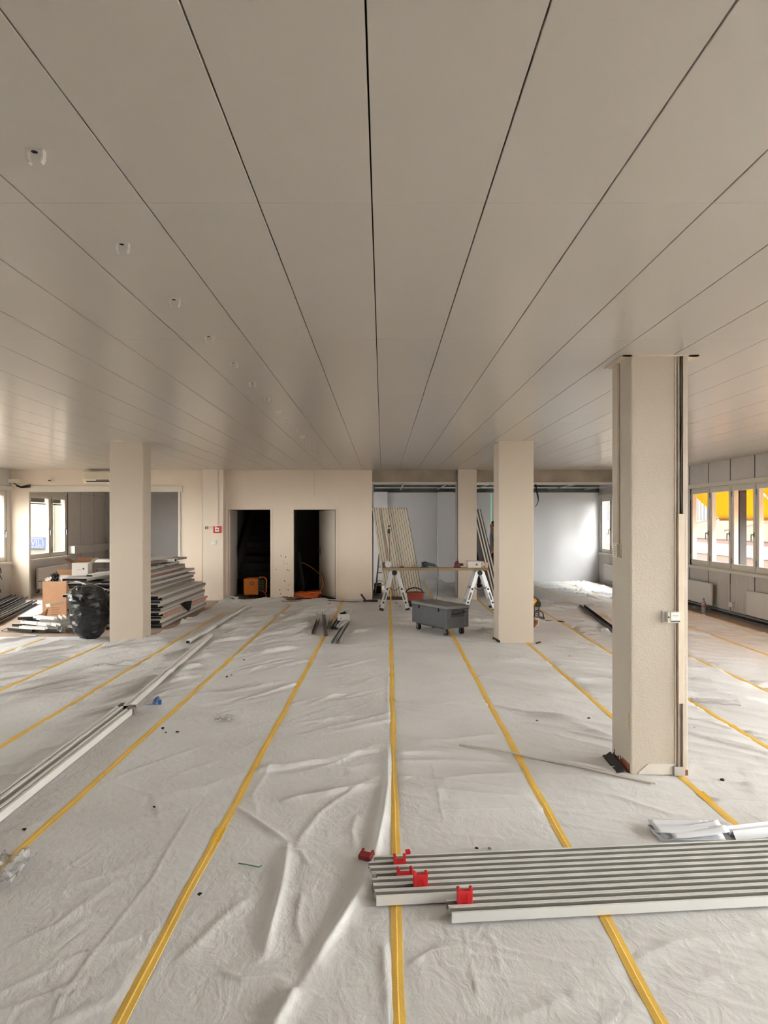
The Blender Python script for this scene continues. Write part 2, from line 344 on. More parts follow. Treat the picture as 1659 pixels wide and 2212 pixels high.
def build_sheet(i):
    xa0, xb0 = tx(i, 8), tx(i+1, 8); y1 = 10.62 if xb0 < -3.5 else (20.25 if xb0 > .5 else 15.72)
    if -3.5 < xb0 < -2.5: y1 = 15.6
    near = abs((xa0+xb0)/2) < 2.2
    yv = max(2.2, min(abs(xa0), abs(xb0))/.56-.3); ys = [YK+.05]
    while ys[-1] < y1:
        Y = ys[-1]; ys.append(Y+(.12 if Y < yv-.12 else max(.011, .0036*Y)))
    ys[-1] = y1; ys = np.array(ys); nx = 92 if near else 60
    u = np.linspace(0, 1, nx+1); Yg = np.repeat(ys[:, None], nx+1, 1)
    xa, xb = tx(i, ys), tx(i+1, ys)
    if -4.2 < xa0 < -3.5: xa = np.where(ys > 10.1, np.minimum(-3.93+(ys-10.1)*.9, -3.42+.03*np.sin(ys*5)), xa)
    Xg = xa[:, None]+(xb-xa)[:, None]*u[None, :]
    h = .004+.007*np.maximum(0, vnoise(Xg, Yg, 5+i, 5.0)+.15)+.0022*vnoise(Xg, Yg, 50+i, 26.0)
    r = np.random.RandomState(100+i); wd0 = xb0-xa0
    n = int((y1-yv)/.13)
    for k in range(n):                               # wrinkles pulled across the strip between the tapes
        yc = yv+(y1-yv)*r.rand()**1.15; xc = xa0+wd0*r.uniform(.2, .8); ln = wd0*r.uniform(.6, 1.25)
        cx = (xa0+xb0)/2
        sl = r.uniform(.5, 1.7) if cx < -.3 else (-r.uniform(.25, 1.3) if cx > .7 else r.uniform(-.8, .8))
        if yc < 5: sl *= .6
        if near and yc < 4.5 and -1 < cx < 0: continue
        d = np.array((1, sl))/np.hypot(1, sl)*ln/2; b = np.array((-d[1], d[0]))*r.uniform(-.12, .12)
        P = np.array([(xc, yc)-d, (xc, yc)-d*.3+b, (xc, yc)+d*.4+b*.6, (xc, yc)+d])
        q = ridge(Xg, Yg, P, r.uniform(.014, .030)*(1+yc*.06), r.uniform(.004, .016)*(1+yc*.07)*(.8 if yc < 4.5 else (1 if yc < 7 else (1.5 if abs(cx) > 1.2 else .6)))*(.4 if yc < 6.2 and (cx < -.9 or yc < 4.2) else 1))
        if q: h[q[0]] += q[1]
    for (ax, ay), (bx, by), cw in CALM:                   # things lying on the fleece press it flat
        d2 = (bx-ax)**2+(by-ay)**2; t = np.clip(((Xg-ax)*(bx-ax)+(Yg-ay)*(by-ay))/d2, 0, 1)
        q = np.clip((np.hypot(Xg-ax-t*(bx-ax), Yg-ay-t*(by-ay))-cw)/.09, 0, 1); h = .004+(h-.004)*(.12+.88*q*q*(3-2*q))
    e = np.clip(np.minimum(u, 1-u)*wd0/.07, 0, 1)[None, :]; e = e*e*(3-2*e)
    h = .004+(h-.004)*e
    for P, wd, ht in FW:
        q = ridge(Xg, Yg, P, wd, ht)
        if q: h[q[0]] += q[1]*(.15+.85*np.broadcast_to(e, h.shape)[q[0]])
    mb = MB(); V = np.stack([Xg, Yg, h], -1).reshape(-1, 3); ny = len(ys)
    idx = np.arange(ny*(nx+1)).reshape(ny, nx+1)
    Q = np.stack([idx[:-1, :-1], idx[:-1, 1:], idx[1:, 1:], idx[1:, :-1]], -1).reshape(-1, 4)
    me = bpy.data.meshes.new('fleece_sheet'); me.vertices.add(len(V)); me.vertices.foreach_set('co', V.ravel())
    me.loops.add(Q.size); me.loops.foreach_set('vertex_index', Q.ravel()); me.polygons.add(len(Q))
    me.polygons.foreach_set('loop_start', np.arange(0, Q.size, 4)); me.polygons.foreach_set('loop_total', np.full(len(Q), 4))
    me.polygons.foreach_set('use_smooth', np.ones(len(Q), bool)); me.materials.append(fleece); me.update(calc_edges=True)
    o = bpy.data.objects.new('fleece_sheet', me); COL.objects.link(o); o.parent = floor
    o.location = -Vector(floor.location); return o
for i in range(len(TAPES)-1): build_sheet(i)
TLAB = ['yellow tape seam along the left window wall', 'yellow tape seam on fleece near the left windows', 'yellow tape seam ending short of the grey strip pile',
 'yellow tape seam ending at the heap of white offcuts', 'yellow tape seam ending at the black rubbish bag', 'yellow tape seam beside the stack of metal trays',
 'yellow tape seam running past the blue scrap to the left doorway', 'yellow tape seam leading to the wall right of the dark doorways', 'yellow tape seam running under the left end of the white rails to the trestle',
 'yellow tape seam passing under the grey wheeled chest', 'yellow tape seam meeting the foot of the near textured column', 'yellow tape seam behind the near column past the yellow tool',
 'yellow tape seam beside the grey steel profile on the floor', 'yellow tape seam over the orange-lit floor near the windows', 'yellow tape seam closest to the radiators']
def tape(i):
    x0, x1 = TAPES[i][4], TAPES[i][5]; n = int((x1-x0)/.09); mb = MB(); r = np.random.RandomState(i)
    prof = [(-.025, .0), (-.024, .0022), (-.001, .0052), (.004, .0028), (.024, .0022), (.025, .0)]
    vs = []
    for j in range(n+1):
        Y = x0+(x1-x0)*j/n; X = tx(i, Y); wv = .003*math.sin(Y*3.1+i)+.0015*math.sin(Y*9)
        k = 1+.06*math.sin(Y*5+i*2)
        vs += [(X+wv+a*k, Y, .0042+b) for a, b in prof]
    m = len(prof)
    fs = [(j*m+k, j*m+k+1, (j+1)*m+k+1, (j+1)*m+k) for j in range(n) for k in range(m-1)]
    mb.add(vs, fs); root = thing('tape_strip', TLAB[i], 'tape', (tx(i, max(x0, 3)), max(x0, 3), 0))
    obj('tape_band', mb, tape_m, root)
    for t in range(7):                               # doubled pieces where one length starts over the last
        Y = 3+r.rand()*(x1-3.6); X = tx(i, Y); ln = r.uniform(.07, .2); a = r.uniform(-.03, .03)
        p = MB(); p.grid(lambda u, v: (X+(u-.5)*.054+a*(v-.5)*.2+.0015*math.sin(9*v), Y+(v-.5)*ln, .0086+.0012*math.sin(u*7)), 4, 4)
        obj('tape_patch', p, tape_patch_m, root)
    return root
for i in range(1, len(TAPES)): tape(i)

# ---- ceiling: metal planks with open joints under a dark void
ceiling = struct(obj('ceiling', BX((XL-.2, YK-.2, HC+.05), (XR+.3, YB+.05, HC+.25)), dark))
PWD, PX0, PY0, PLN = .4025, -.037, .62, 1.895
def panel_mb(x0, x1, y0, y1, mb=None):
    mb = mb or MB(); g, gy, t, b = .0025, .0007, .02, .0015
    lo = [(x0+g+b, y0+gy+b), (x1-g-b, y0+gy+b), (x1-g-b, y1-gy-b), (x0+g+b, y1-gy-b)]
    hi = [(x0+g, y0+gy), (x1-g, y0+gy), (x1-g, y1-gy), (x0+g, y1-gy)]
    vs = [(x, y, 0) for x, y in lo]+[(x, y, b) for x, y in hi]+[(x, y, t) for x, y in hi]
    fs = [(0, 3, 2, 1)]+[(i, (i+1) % 4, 4+(i+1) % 4, 4+i) for i in range(4)]+[(4+i, 4+(i+1) % 4, 8+(i+1) % 4, 8+i) for i in range(4)]+[(8, 9, 10, 11)]
    return mb.add(vs, fs)
proto_panel = mesh_of('ceiling_panel', panel_mb(0, PWD, 0, PLN), ceil_m)
rest = MB(); cz = Vector(ceiling.location)
for r_ in range(-2, 8):
    y0 = PY0+PLN*r_; y1 = y0+PLN
    if r_ == 7: y1 = YB
    for c_ in range(-20, 16):
        x0 = PX0+PWD*c_; x1 = x0+PWD
        if c_ == -20: x0 = XL-.05
        if x1 > XR+.02: x1 = XR+.02
        if x0 >= x1-.03 or x1 < XL: continue
        vis = y1 > 1.5 and min(abs(x0), abs(x1)) < .57*y1+.15
        if vis:
            full = abs(x1-x0-PWD) < .001 and abs(y1-y0-PLN) < .001
            me = proto_panel if full else mesh_of('ceiling_panel', panel_mb(0, x1-x0, 0, y1-y0), ceil_m)
            o = bpy.data.objects.new('ceiling_panel', me); COL.objects.link(o); o.parent = ceiling
            o.location = Vector((x0, y0, HC))-cz
        else: panel_mb(x0, x1, y0, y1, rest)
rest.v = [(x, y, z+HC) for x, y, z in rest.v]
o = obj('panel_field', rest, ceil_m, ceiling); o['kind'] = 'stuff'

# ---- window prototypes (root at sill corner; x into the room is -x, y along the wall)
WW, WZ0, WZ1 = .855, .84, 2.40
def window_proto(name, blind):
    r = sroot(name); H = WZ1-WZ0
    m = MB()
    for lo, hi in (((.0, 0, 0), (.09, .04, H)), ((0, WW-.04, 0), (.09, WW, H)), ((0, .04, 0), (.09, WW-.04, .05)), ((0, .04, H-.05), (.09, WW-.04, H))): m.box(lo, hi)
    obj('window_frame', m, frame_m, r, local=True, bevel=.003)
    s = MB(); a = .028
    for lo, hi in (((-.02, a, .035), (.045, a+.07, H-.035)), ((-.02, WW-a-.07, .035), (.045, WW-a, H-.035)), ((-.02, a+.07, .035), (.045, WW-a-.07, .115)), ((-.02, a+.07, H-.115), (.045, WW-a-.07, H-.035))): s.box(lo, hi)
    sh = obj('sash', s, frame_m, r, local=True, bevel=.004)
    obj('pane', BX((.010, a+.065, .11), (.016, WW-a-.065, H-.11)), glass, sh, local=True)
    hd = MB(); hd.box((-.028, a+.02, .62), (-.02, a+.05, .70)); hd.cyl((-.02, a+.035, .66), (-.06, a+.035, .66), .009, 8); hd.tube([(-.06, a+.035, .665), (-.062, a+.05, .66), (-.062, a+.055, .60), (-.062, a+.055, .54)], .010, 8)
    obj('handle', hd, steel, sh, local=True)
    hg = MB(); hg.cyl((-.024, WW-a+.006, .12), (-.024, WW-a+.006, .22), .01, 8); hg.cyl((-.024, WW-a+.006, H-.22), (-.024, WW-a+.006, H-.12), .01, 8)
    obj('hinge', hg, steel, sh, local=True)
    if blind:
        b = MB()
        for k in range(7): b.obox((.12, WW/2, H-.10-.017*k), (.05, WW-.1, .006), Ry(.3))
        b.box((.095, .04, H-.26), (.13, WW-.04, H-.235)); obj('blind', b, M('blind_slats', (70, 60, 54), .6), r, local=True)
    return r
wr = window_proto('window_1', False); wl = window_proto('window_2', True); reg(None)
WN = [0]
def put_window(proto, x, y, rot):
    WN[0] += 1
    o = proto if not proto.get('used') else copy_tree(proto)
    proto['used'] = 1; o.location = (x, y, WZ0); o.rotation_euler = (0, 0, rot)
    return o
RB = [12.08+WW*n for n in range(-17, 3)]            # right wall, main room
for y in RB: put_window(wr, XR+.03, y, 0)
RB2 = [16.72+WW*n for n in range(4)]                # right wall, back room
for y in RB2: put_window(wr, XR-.15+.03, y, 0)
LB = [15.5-WW*n for n in range(0, 12)]              # left wall, main room
for y in LB: put_window(wl, XL-.03, y, math.pi)
put_window(wl, XL-.03, 17.6, math.pi).scale = (1, 1.4, 1); put_window(wl, XL-.03, 18.455, math.pi)
for o in bpy.data.objects:
    if 'used' in o.keys(): del o['used']

# ---- right wall
ry0, ry1 = RB[0], RB[-1]+WW
m = MB()
m.box((XR+.005, YK, 0), (XR+.12, YB+.9, WZ0)); m.box((XR+.005, YK, WZ1), (XR+.12, YB+.9, HC+.2))
m.box((XR+.005, YK, WZ0), (XR+.12, ry0, WZ1)); m.box((XR+.005, ry1, WZ0), (XR+.12, YB+.9, WZ1))
wallR = struct(obj('wall_right', m, dark))
m = MB(); xb = XR-.15
m.box((xb, YB+.9, 0), (xb+.12, YFAR+.2, WZ0)); m.box((xb, YB+.9, WZ1), (xb+.12, YFAR+.2, 3.2)); m.box((xb, YB+.9, WZ0), (xb+.12, RB2[0], WZ1)); m.box((xb, RB2[-1]+WW, WZ0), (xb+.12, YFAR+.2, WZ1)); m.box((xb, YB+.85, 0), (XR+.12, YB+.9, 3.2))
wallRB = struct(obj('wall_back_room_right', m, panelw))
for n in range(-1, 5):                              # seams every module; only the stretch in view is split
    y0 = 11.225+WW*n if n >= 0 else YK; y1 = 11.225+WW*(n+1)
    if n == 4: y1 = YB+.85
    obj('wall_panel', BX((XR-.012, y0+.014, .10), (XR+.006, y1-.014, WZ0-.05)), ribpanel, wallR, bevel=.003)
    obj('wall_panel', BX((XR-.012, y0+.014, WZ1+.055), (XR+.006, y1-.014, HC)), panelw, wallR, bevel=.003)
struct(obj('trim_1', BX((XR-.06, YK, WZ0-.055), (XR+.04, YB+.85, WZ0)), frame_m, bevel=.004))       # sill
struct(obj('trim_2', BX((XR-.045, YK, WZ1-.005), (XR+.04, YB+.85, WZ1+.07)), frame_m, bevel=.006))  # bar over the windows
for n in range(5): y = 11.225+WW*n; obj('seam', BX((XR-.010, y-.014, .1), (XR+.005, y+.014, WZ0-.056)), dark, wallR); obj('seam', BX((XR-.010, y-.014, WZ1+.071), (XR+.005, y+.014, HC)), dark, wallR)
obj('wall_panel', BX((XR-.012, ry1+.006, WZ0), (XR+.006, YB+.84, WZ1-.006)), panelw, wallR)
struct(obj('baseboard_right', BX((XR-.03, YK, 0), (XR+.005, YB+.85, .09)), M('baseboard_grey', (150, 146, 142), .6)))
struct(obj('trim_3', BX((xb-.05, RB2[0]-.1, WZ0-.05), (xb+.03, RB2[-1]+WW+.08, WZ0)), frame_m, bevel=.004))
struct(obj('trim_4', BX((xb-.05, RB2[0]-.1, WZ1), (xb+.03, RB2[-1]+WW+.08, WZ1+.07)), frame_m, bevel=.004))

# ---- left wall (main room and side room in one line)
m = MB(); lx0, lx1 = XL-.12, XL
yw0, yw1 = LB[-1]-WW, LB[0]
m.box((lx0, YK, 0), (lx1, YSIDE+.2, WZ0)); m.box((lx0, YK, WZ1), (lx1, YSIDE+.2, 3.1))
m.box((lx0, YK, WZ0), (lx1, yw0, WZ1)); m.box((lx0, yw1, WZ0), (lx1, 17.6-WW*1.4, WZ1)); m.box((lx0, 18.455, WZ0), (lx1, YSIDE+.2, WZ1))
wallL = struct(obj('wall_left', m, panelw))
segs = [(YK, 14.0), (14.0, 15.76)]+[(15.9, 17.3), (17.3, 18.48), (18.48, 19.25), (19.25, 20.15), (20.15, YSIDE)]
for y0, y1 in segs:
    obj('wall_panel', BX((XL-.005, y0+.006, .02), (XL+.012, y1-.006, WZ0-.05)), panelw, wallL, bevel=.003)
    obj('wall_panel', BX((XL-.005, y0+.006, WZ1+.06), (XL+.012, y1-.006, HC)), panelw, wallL, bevel=.003)
    if y0 > 18.4: obj('wall_panel', BX((XL-.005, y0+.006, WZ0-.04), (XL+.012, y1-.006, WZ1+.05)), panelw, wallL, bevel=.003)
for y in (14.0, 18.48, 19.25, 20.15): obj('seam', BX((XL-.004, y-.012, .02), (XL+.010, y+.012, HC)), dark, wallL) if y > 18 else obj('seam', BX((XL-.004, y-.012, .02), (XL+.010, y+.012, WZ0-.06)), dark, wallL)
struct(obj('trim_5', BX((XL-.03, YK, WZ0-.05), (XL+.07, 15.6, WZ0)), frame_m, bevel=.004))
struct(obj('trim_6', BX((XL-.03, YK, WZ1), (XL+.06, 15.6, WZ1+.09)), frame_m, bevel=.004))
struct(obj('trim_7', BX((XL-.03, 15.95, WZ0-.05), (XL+.06, 18.5, WZ0)), frame_m, bevel=.004))
struct(obj('trim_8', BX((XL, 18.55, .88), (XL+.16, YSIDE-.02, 1.08)), panelw, bevel=.005))

# ---- wall with the wide opening (left), pilaster, door wall, end walls
OX0, OX1, OZ = -7.78, -4.5, 2.38
m = MB(); yl0, yl1 = 15.65, 15.7
m.box((XL, yl0, 0), (OX0, yl1, HC+.1)); m.box((OX0, yl0, OZ), (OX1, yl1, HC+.1)); m.box((OX1, yl0, 0), (-3.86, yl1, HC+.1))
struct(obj('wall_side_opening', m, paint))
struct(obj('trim_9', MB().box((OX0-.0, yl0-.03, OZ), (OX1+.1, yl0, OZ+.13)).box((OX1, yl0-.02, 0), (OX1+.05, yl0, OZ)).box((OX0-.05, yl0-.02, 0), (OX0, yl0, OZ)), frame_m, bevel=.003))
m = MB(); m.box((-3.93, 15.48, 0), (-3.47, YB+.06, HC+.05)); struct(obj('wall_pilaster', m, paint, bevel=.006))
struct(obj('trim_10', MB().box((-3.945, 15.475, .05), (-3.925, 15.5, HC)).box((-3.60, 15.465, 1.66), (-3.575, 15.481, HC)), frame_m))
D1, D2, DZ = (-3.45, -2.465), (-1.992, -1.015), 2.007
wt = .16; m = MB(); cx0, cx1 = -3.5, -.226
for x0, x1, z0, z1 in ((cx0, D1[0], 0, 4.2), (D1[0], D1[1], DZ, 4.2), (D1[1], D2[0], 0, 4.2), (D2[0], D2[1], DZ, 4.2), (D2[1], cx1, 0, 4.2)): m.box((x0, YB, z0), (x1, YB+wt, z1))
doorwall = struct(obj('wall_back', m, paint))
for i in range(15):                                  # splashes of dark plaster between the doors
    q = A(random.choice([613, 618, 622, 624, 625, 606, 600]) + random.uniform(-4, 4), random.choice([1200, 1215, 1230, 1260, 1268, 1278, 1285])+random.uniform(-6, 6), YB-.003)
    rr = random.uniform(.006, .014); s = MB().ell(q, (rr, .004, rr*random.uniform(.8, 1.8)), 8, 6); obj('plaster_splash', s, M('splash_grey', (96, 84, 72), .9), doorwall)
struct(obj('trim_11', BX((-1.53, YB-.012, 2.28), (-1.50, YB, HC)), frame_m))
fr = MB()
for d in (D1, D2):
    fr.box((d[0]-.035, YB-.012, 0), (d[0]+.02, YB+.1, DZ+.03)).box((d[1]-.02, YB-.012, 0), (d[1]+.035, YB+.1, DZ+.03)).box((d[0]+.02, YB-.012, DZ-.02), (d[1]-.02, YB+.1, DZ+.03))
struct(obj('trim_12', fr, paint, bevel=.003))
# stairwell shells
m = MB(); y2 = YB+wt
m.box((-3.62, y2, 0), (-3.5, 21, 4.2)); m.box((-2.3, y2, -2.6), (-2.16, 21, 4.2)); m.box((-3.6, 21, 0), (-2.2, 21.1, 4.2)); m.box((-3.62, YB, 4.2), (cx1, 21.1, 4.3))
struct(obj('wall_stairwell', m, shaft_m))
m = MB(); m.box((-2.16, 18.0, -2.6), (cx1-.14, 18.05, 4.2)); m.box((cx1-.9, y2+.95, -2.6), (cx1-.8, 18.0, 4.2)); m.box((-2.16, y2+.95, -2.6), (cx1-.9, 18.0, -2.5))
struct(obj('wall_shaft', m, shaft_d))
core = MB(); core.box((cx1-.14, YB+wt, 0), (cx1, 18.15, 4.2)); core.box((-2.16, 18.05, 0), (cx1-.14, 18.15, 4.2)); core.box((-2.16, 18.15, 0), (-2.15, YFAR, 3.2)); struct(obj('wall_core', core, cool))
m = MB()
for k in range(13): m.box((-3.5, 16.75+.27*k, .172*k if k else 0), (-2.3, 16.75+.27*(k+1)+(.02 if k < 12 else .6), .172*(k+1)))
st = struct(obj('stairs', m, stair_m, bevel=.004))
hr = thing('handrail', 'dark handrail board rising along the stairwell wall', 'handrail', (-3.42, 16.8, 0))
obj('rail', MB().bar((-3.44, 16.75, .95), (-3.44, 19.3, 2.6), .05, .13), black, hr); [obj('bracket', MB().cyl((-3.5, y, z), (-3.44, y, z), .012, 8), black, hr) for y, z in ((17.2, 1.24), (18.6, 2.14))]
def door_leaf(name, hinge, ang, wid, side):
    r = sroot(name, (hinge[0], hinge[1], 0)); r.rotation_euler = (0, 0, ang)
    obj('leaf', BX((0, -.02, .012), (wid, .02, DZ-.03)), M('door_paint', (196, 186, 172), .6, var=.02), r, local=True, bevel=.003)
    h = MB()
    for s in (-1, 1):
        h.box((wid-.085, s*.02-.004, .95), (wid-.045, s*.02+.004, 1.14)); h.cyl((wid-.065, 0, 1.06), (wid-.065, s*.06, 1.06), .01, 8); h.tube([(wid-.065, s*.06, 1.06), (wid-.1, s*.062, 1.06), (wid-.19, s*.062, 1.06)], .01, 8)
    obj('handle', h, steel, r, local=True)
    obj('lock_plate', BX((wid-.001, -.012, .93), (wid+.002, .012, 1.17)), alu, r, local=True); return r
door_leaf('door_1', (D1[0]+.03, YB+.1), math.radians(91), .86, 1)
door_leaf('door_2', (D2[1]-.03, YB+.1), math.radians(119), .86, 1)
# side room end wall and inner wall
struct(obj('wall_side_room', MB().box((XL, YSIDE, 0), (-3.5, YSIDE+.1, 3.1)).box((-3.74, yl1+.25, 0), (-3.62, YSIDE, 3.1)), M('side_room_paint', (176, 176, 176), .8, var=.02)))
struct(obj('ceiling_side_room', BX((XL-.1, yl1, 2.92), (-3.6, YSIDE+.2, 3.1)), paint))
# back room
struct(obj('wall_far', MB().box((-2.16, YFAR, 0), (-.4, YFAR+.1, .5)).box((-2.16, YFAR, 2.5), (-.4, YFAR+.1, 2.55)).box((-.4, YFAR, 0), (XR, YFAR+.1, 2.55)), cool))
struct(obj('wall_far_upper', BX((-2.16, YFAR, 2.55), (XR, YFAR+.15, 3.3)), concrete_d))
struct(obj('wall_far_pier', MB().box((1.565, 19.95, 0), (2.0, YFAR, 2.55)).box((cx1, 20.1, 0), (.145, YFAR, 2.56)), cool))
struct(obj('ceiling_back_room', MB().box((cx1-.1, YB+.2, 3.2), (XR+.2, YFAR+.2, 3.35)).box((-2.16, 18.1, 3.2), (cx1-.1, YFAR+.2, 3.35)), concrete_d))
struct(obj('beam', MB().box((cx1, YB, 2.595), (XR+.005, YB+.3, 3.2)), concrete))
struct(obj('trim_13', BX((cx1, YB-.01, 2.562), (XR-.05, YB+.06, 2.595)), frame_m, bevel=.003))
w5 = sroot('window_61'); obj('window_frame', MB().box((-2.16, YFAR+.01, .5), (-2.08, YFAR+.09, 2.5)).box((-.48, YFAR+.01, .5), (-.4, YFAR+.09, 2.5)).box((-2.08, YFAR+.01, .5), (-.48, YFAR+.09, .57)).box((-2.08, YFAR+.01, 2.43), (-.48, YFAR+.09, 2.5)), frame_m, w5); obj('pane', BX((-2.09, YFAR+.04, .56), (-.47, YFAR+.046, 2.44)), glass, w5)
gr = thing('ceiling_grid', 'bare metal ceiling grid hanging in the back room', 'ceiling grid', (3, 18, 2.6))
for y in (17.3, 19.0): obj('main_runner', BX((cx1+.02, y-.012, 2.61), (xb, y+.012, 2.638)), alu, gr)
for k in range(6): obj('cross_bar', BX((.5+k*1.05, 16.3, 2.615), (.524+k*1.05, YFAR-.02, 2.64)), alu, gr)
for j, (x, y) in enumerate(((.9, 16.5), (2.6, 17.3), (3.3, 16.5), (4.4, 17.3), (4.9, 16.5), (5.6, 17.3), (1.7, 18.1), (4.0, 18.9))): obj('hanger_strap', MB().bar((x, y, 2.63), (x+.35, y+.2, 3.2), .02, .003), alu, gr)
# wall behind the camera, its unseen window added to light the front faces
rx0, rx1 = 3.6, 5.9
m = MB(); m.box((XL, YK-.12, 0), (XR+.1, YK, .84)); m.box((XL, YK-.12, 2.4), (XR+.1, YK, HC+.2)); m.box((XL, YK-.12, .84), (rx0, YK, 2.4)); m.box((rx1, YK-.12, .84), (XR+.1, YK, 2.4))
struct(obj('wall_rear', m, paint))
rf = MB()
for j in range(5): rf.box((rx0+j*(rx1-rx0-.06)/4, YK-.1, .84), (rx0+j*(rx1-rx0-.06)/4+.06, YK-.03, 2.4))
rf.box((rx0, YK-.1, .84), (rx1, YK-.03, .91)); rf.box((rx0, YK-.1, 2.33), (rx1, YK-.03, 2.4))
w4 = sroot('window_rear_added'); obj('window_frame', rf, frame_m, w4); obj('pane', BX((rx0, YK-.07, .9), (rx1, YK-.064, 2.34)), glass, w4)

# ---- outside: ground, opposite facade, awnings, left neighbour with its sign
struct(obj('ground', BX((-80, -60, -4.2), (90, 120, -4.0)), M('asphalt', (96, 90, 84), .9)))
fac = thing('opposite_building', 'pale building with red bands across the yard outside the right windows', 'building', (15, 30, -4))
bands = [(-4, -.32, (63, 47, 45)), (-.32, .1, (70, 52, 49)), (.1, .3, (75, 56, 42)), (.3, .78, (83, 82, 79)), (.78, .97, (68, 42, 35)), (.97, 1.76, (78, 68, 53)), (1.76, 9.5, (88, 87, 85))]
for i, (z0, z1, c) in enumerate(bands):
    m = MB(); off = .05*(i % 2); m.box((14.2-off, 9.5, z0), (15.2, 70, z1))
    if i >= 5:
        for k in range(120): m.box((14.16, 16+k*.3, z0), (14.21, 16.13+k*.3, z1))
    obj('facade_band', m, M('facade_band_%d' % i, c, .8, var=.05), fac)
for k in range(6): obj('facade_window', BX((14.1, 21+k*3.1, .34), (14.25, 21.7+k*3.1, .76)), M('far_glass', (120, 128, 134), .3), fac)
def awning(y0, y1, lab):
    r = thing('awning', lab, 'awning', (XR+.2, (y0+y1)/2, 2.62), group='yellow awnings outside the right windows')
    pi, po = (XR+.16, 2.66), (XR+1.05, 1.80)
    m = MB(); m.grid(lambda u, v: (pi[0]+(po[0]-pi[0])*v, y0+(y1-y0)*u, pi[1]+(po[1]-pi[1])*v-.03*math.sin(math.pi*v)), 6, 8)
    obj('cloth', m, awn, r, smooth=True, solid=.004)
    m = MB(); m.grid(lambda u, v: (po[0]+.005*math.sin(u*40), y0+(y1-y0)*u, po[1]-.06*v), 12, 1); obj('valance', m, awn, r, solid=.004)
    obj('front_bar', MB().cyl((po[0], y0, po[1]), (po[0], y1, po[1]), .018, 8), frame_m, r)
    for yy in (y0+.04, y1-.04): obj('arm', MB().bar((XR+.14, yy+.5, 1.55), (po[0], yy, po[1]), .03, .025), frame_m, r)
    return r
for k in range(3): awning(12.94-2.75*k, 15.6-2.75*k, ['yellow awning whose slanting end shows beyond the near column', 'yellow awning beyond the white gap next to the slanting awning end'][k] if k < 2 else 'unseen yellow awning added to dim and warm the right windows')  # third awning is unseen, added to dim and warm the right side
for k in range(5): tag(obj('facade_post', BX((XR+.15, 12.9-3.42*k, -4), (XR+.27, 13.05-3.42*k, 2.42)), M('post_grey', (60, 57, 56), .6)), 'dark grey upright post outside the window between the radiators' if k == 0 else 'dark grey upright post further along outside the right windows', 'post', 'posts outside the right windows')
nb = thing('neighbour_building', 'cream rendered building outside the left windows', 'building', (-20, 30, -4))
obj('wall', BX((-46, 30, -4), (-9.5, 34, 14)), M('cream_render', (91, 88, 76), .9, var=.02), nb)
obj('plinth', BX((-46, 29.9, -4), (-9.5, 30, .36)), M('terracotta_render', (92, 72, 56), .9, var=.03), nb)
obj('downpipe', MB().cyl((-13.9+.0, 29.9, -4), (-13.9, 29.9, 14), .05, 10), M('pipe_grey', (150, 140, 132), .6), nb)
sx1, sz0, sz1, sy = -14.18, .57, 1.04, 29.86
sg = thing('wall_sign', 'blue sign with white letters VIL on the cream building outside', 'sign', (sx1-.8, sy, sz0))
signblue = M('sign_blue', (28, 41, 75), .6); signw = M('sign_white', (98, 99, 101), .6)
obj('board', BX((sx1-1.7, sy, sz0), (sx1, sy+.05, sz1)), signblue, sg)
b = MB().box((sx1-1.6, sy-.01, sz1-.075), (sx1-.08, sy, sz1-.045)).box((sx1-.11, sy-.01, sz0+.12), (sx1-.08, sy, sz1-.045)); obj('border_line', b, signw, sg)
b = MB()
for k in range(9): b.box((sx1-1.2+k*.125, sy-.01, sz0+.045), (sx1-1.2+k*.125+.08, sy, sz0+.085))
o = obj('small_print', b, signw, sg); o['kind'] = 'stuff'
def text(s, size, loc, rot, mat, parent, name='lettering', ext=.004):
    cu = bpy.data.curves.new(name, 'FONT'); cu.body = s; cu.size = size; cu.extrude = ext; cu.align_x = 'RIGHT'
    t = bpy.data.objects.new(name, cu); COL.objects.link(t); bpy.context.view_layer.update()
    me = bpy.data.meshes.new_from_object(t.evaluated_get(bpy.context.evaluated_depsgraph_get())); bpy.data.objects.remove(t)
    me.materials.clear(); me.materials.append(mat); o = bpy.data.objects.new(name, me); COL.objects.link(o)
    o.parent = parent; o.location = Vector(loc)-Vector(parent.location); o.rotation_euler = rot; return o
t = text('VIL', .34, (sx1-.17, sy-.008, sz0+.125), (math.pi/2, 0, 0), signw, sg); t.scale = (.95, 1, 1)
tree = thing('street_pole', 'grey street pole outside the far left window', 'pole', (-12.3, 23, -4)); obj('shaft', MB().cyl((-12.3, 23, -4), (-12.3, 23, 7), .09, 10), M('pipe_grey', (150, 140, 132), .6), tree); obj('lamp_arm', MB().tube([(-12.3, 23, 7), (-12.0, 23, 7.4), (-11.2, 23, 7.5)], .05, 8), M('pipe_grey', (150,140,132)), tree)

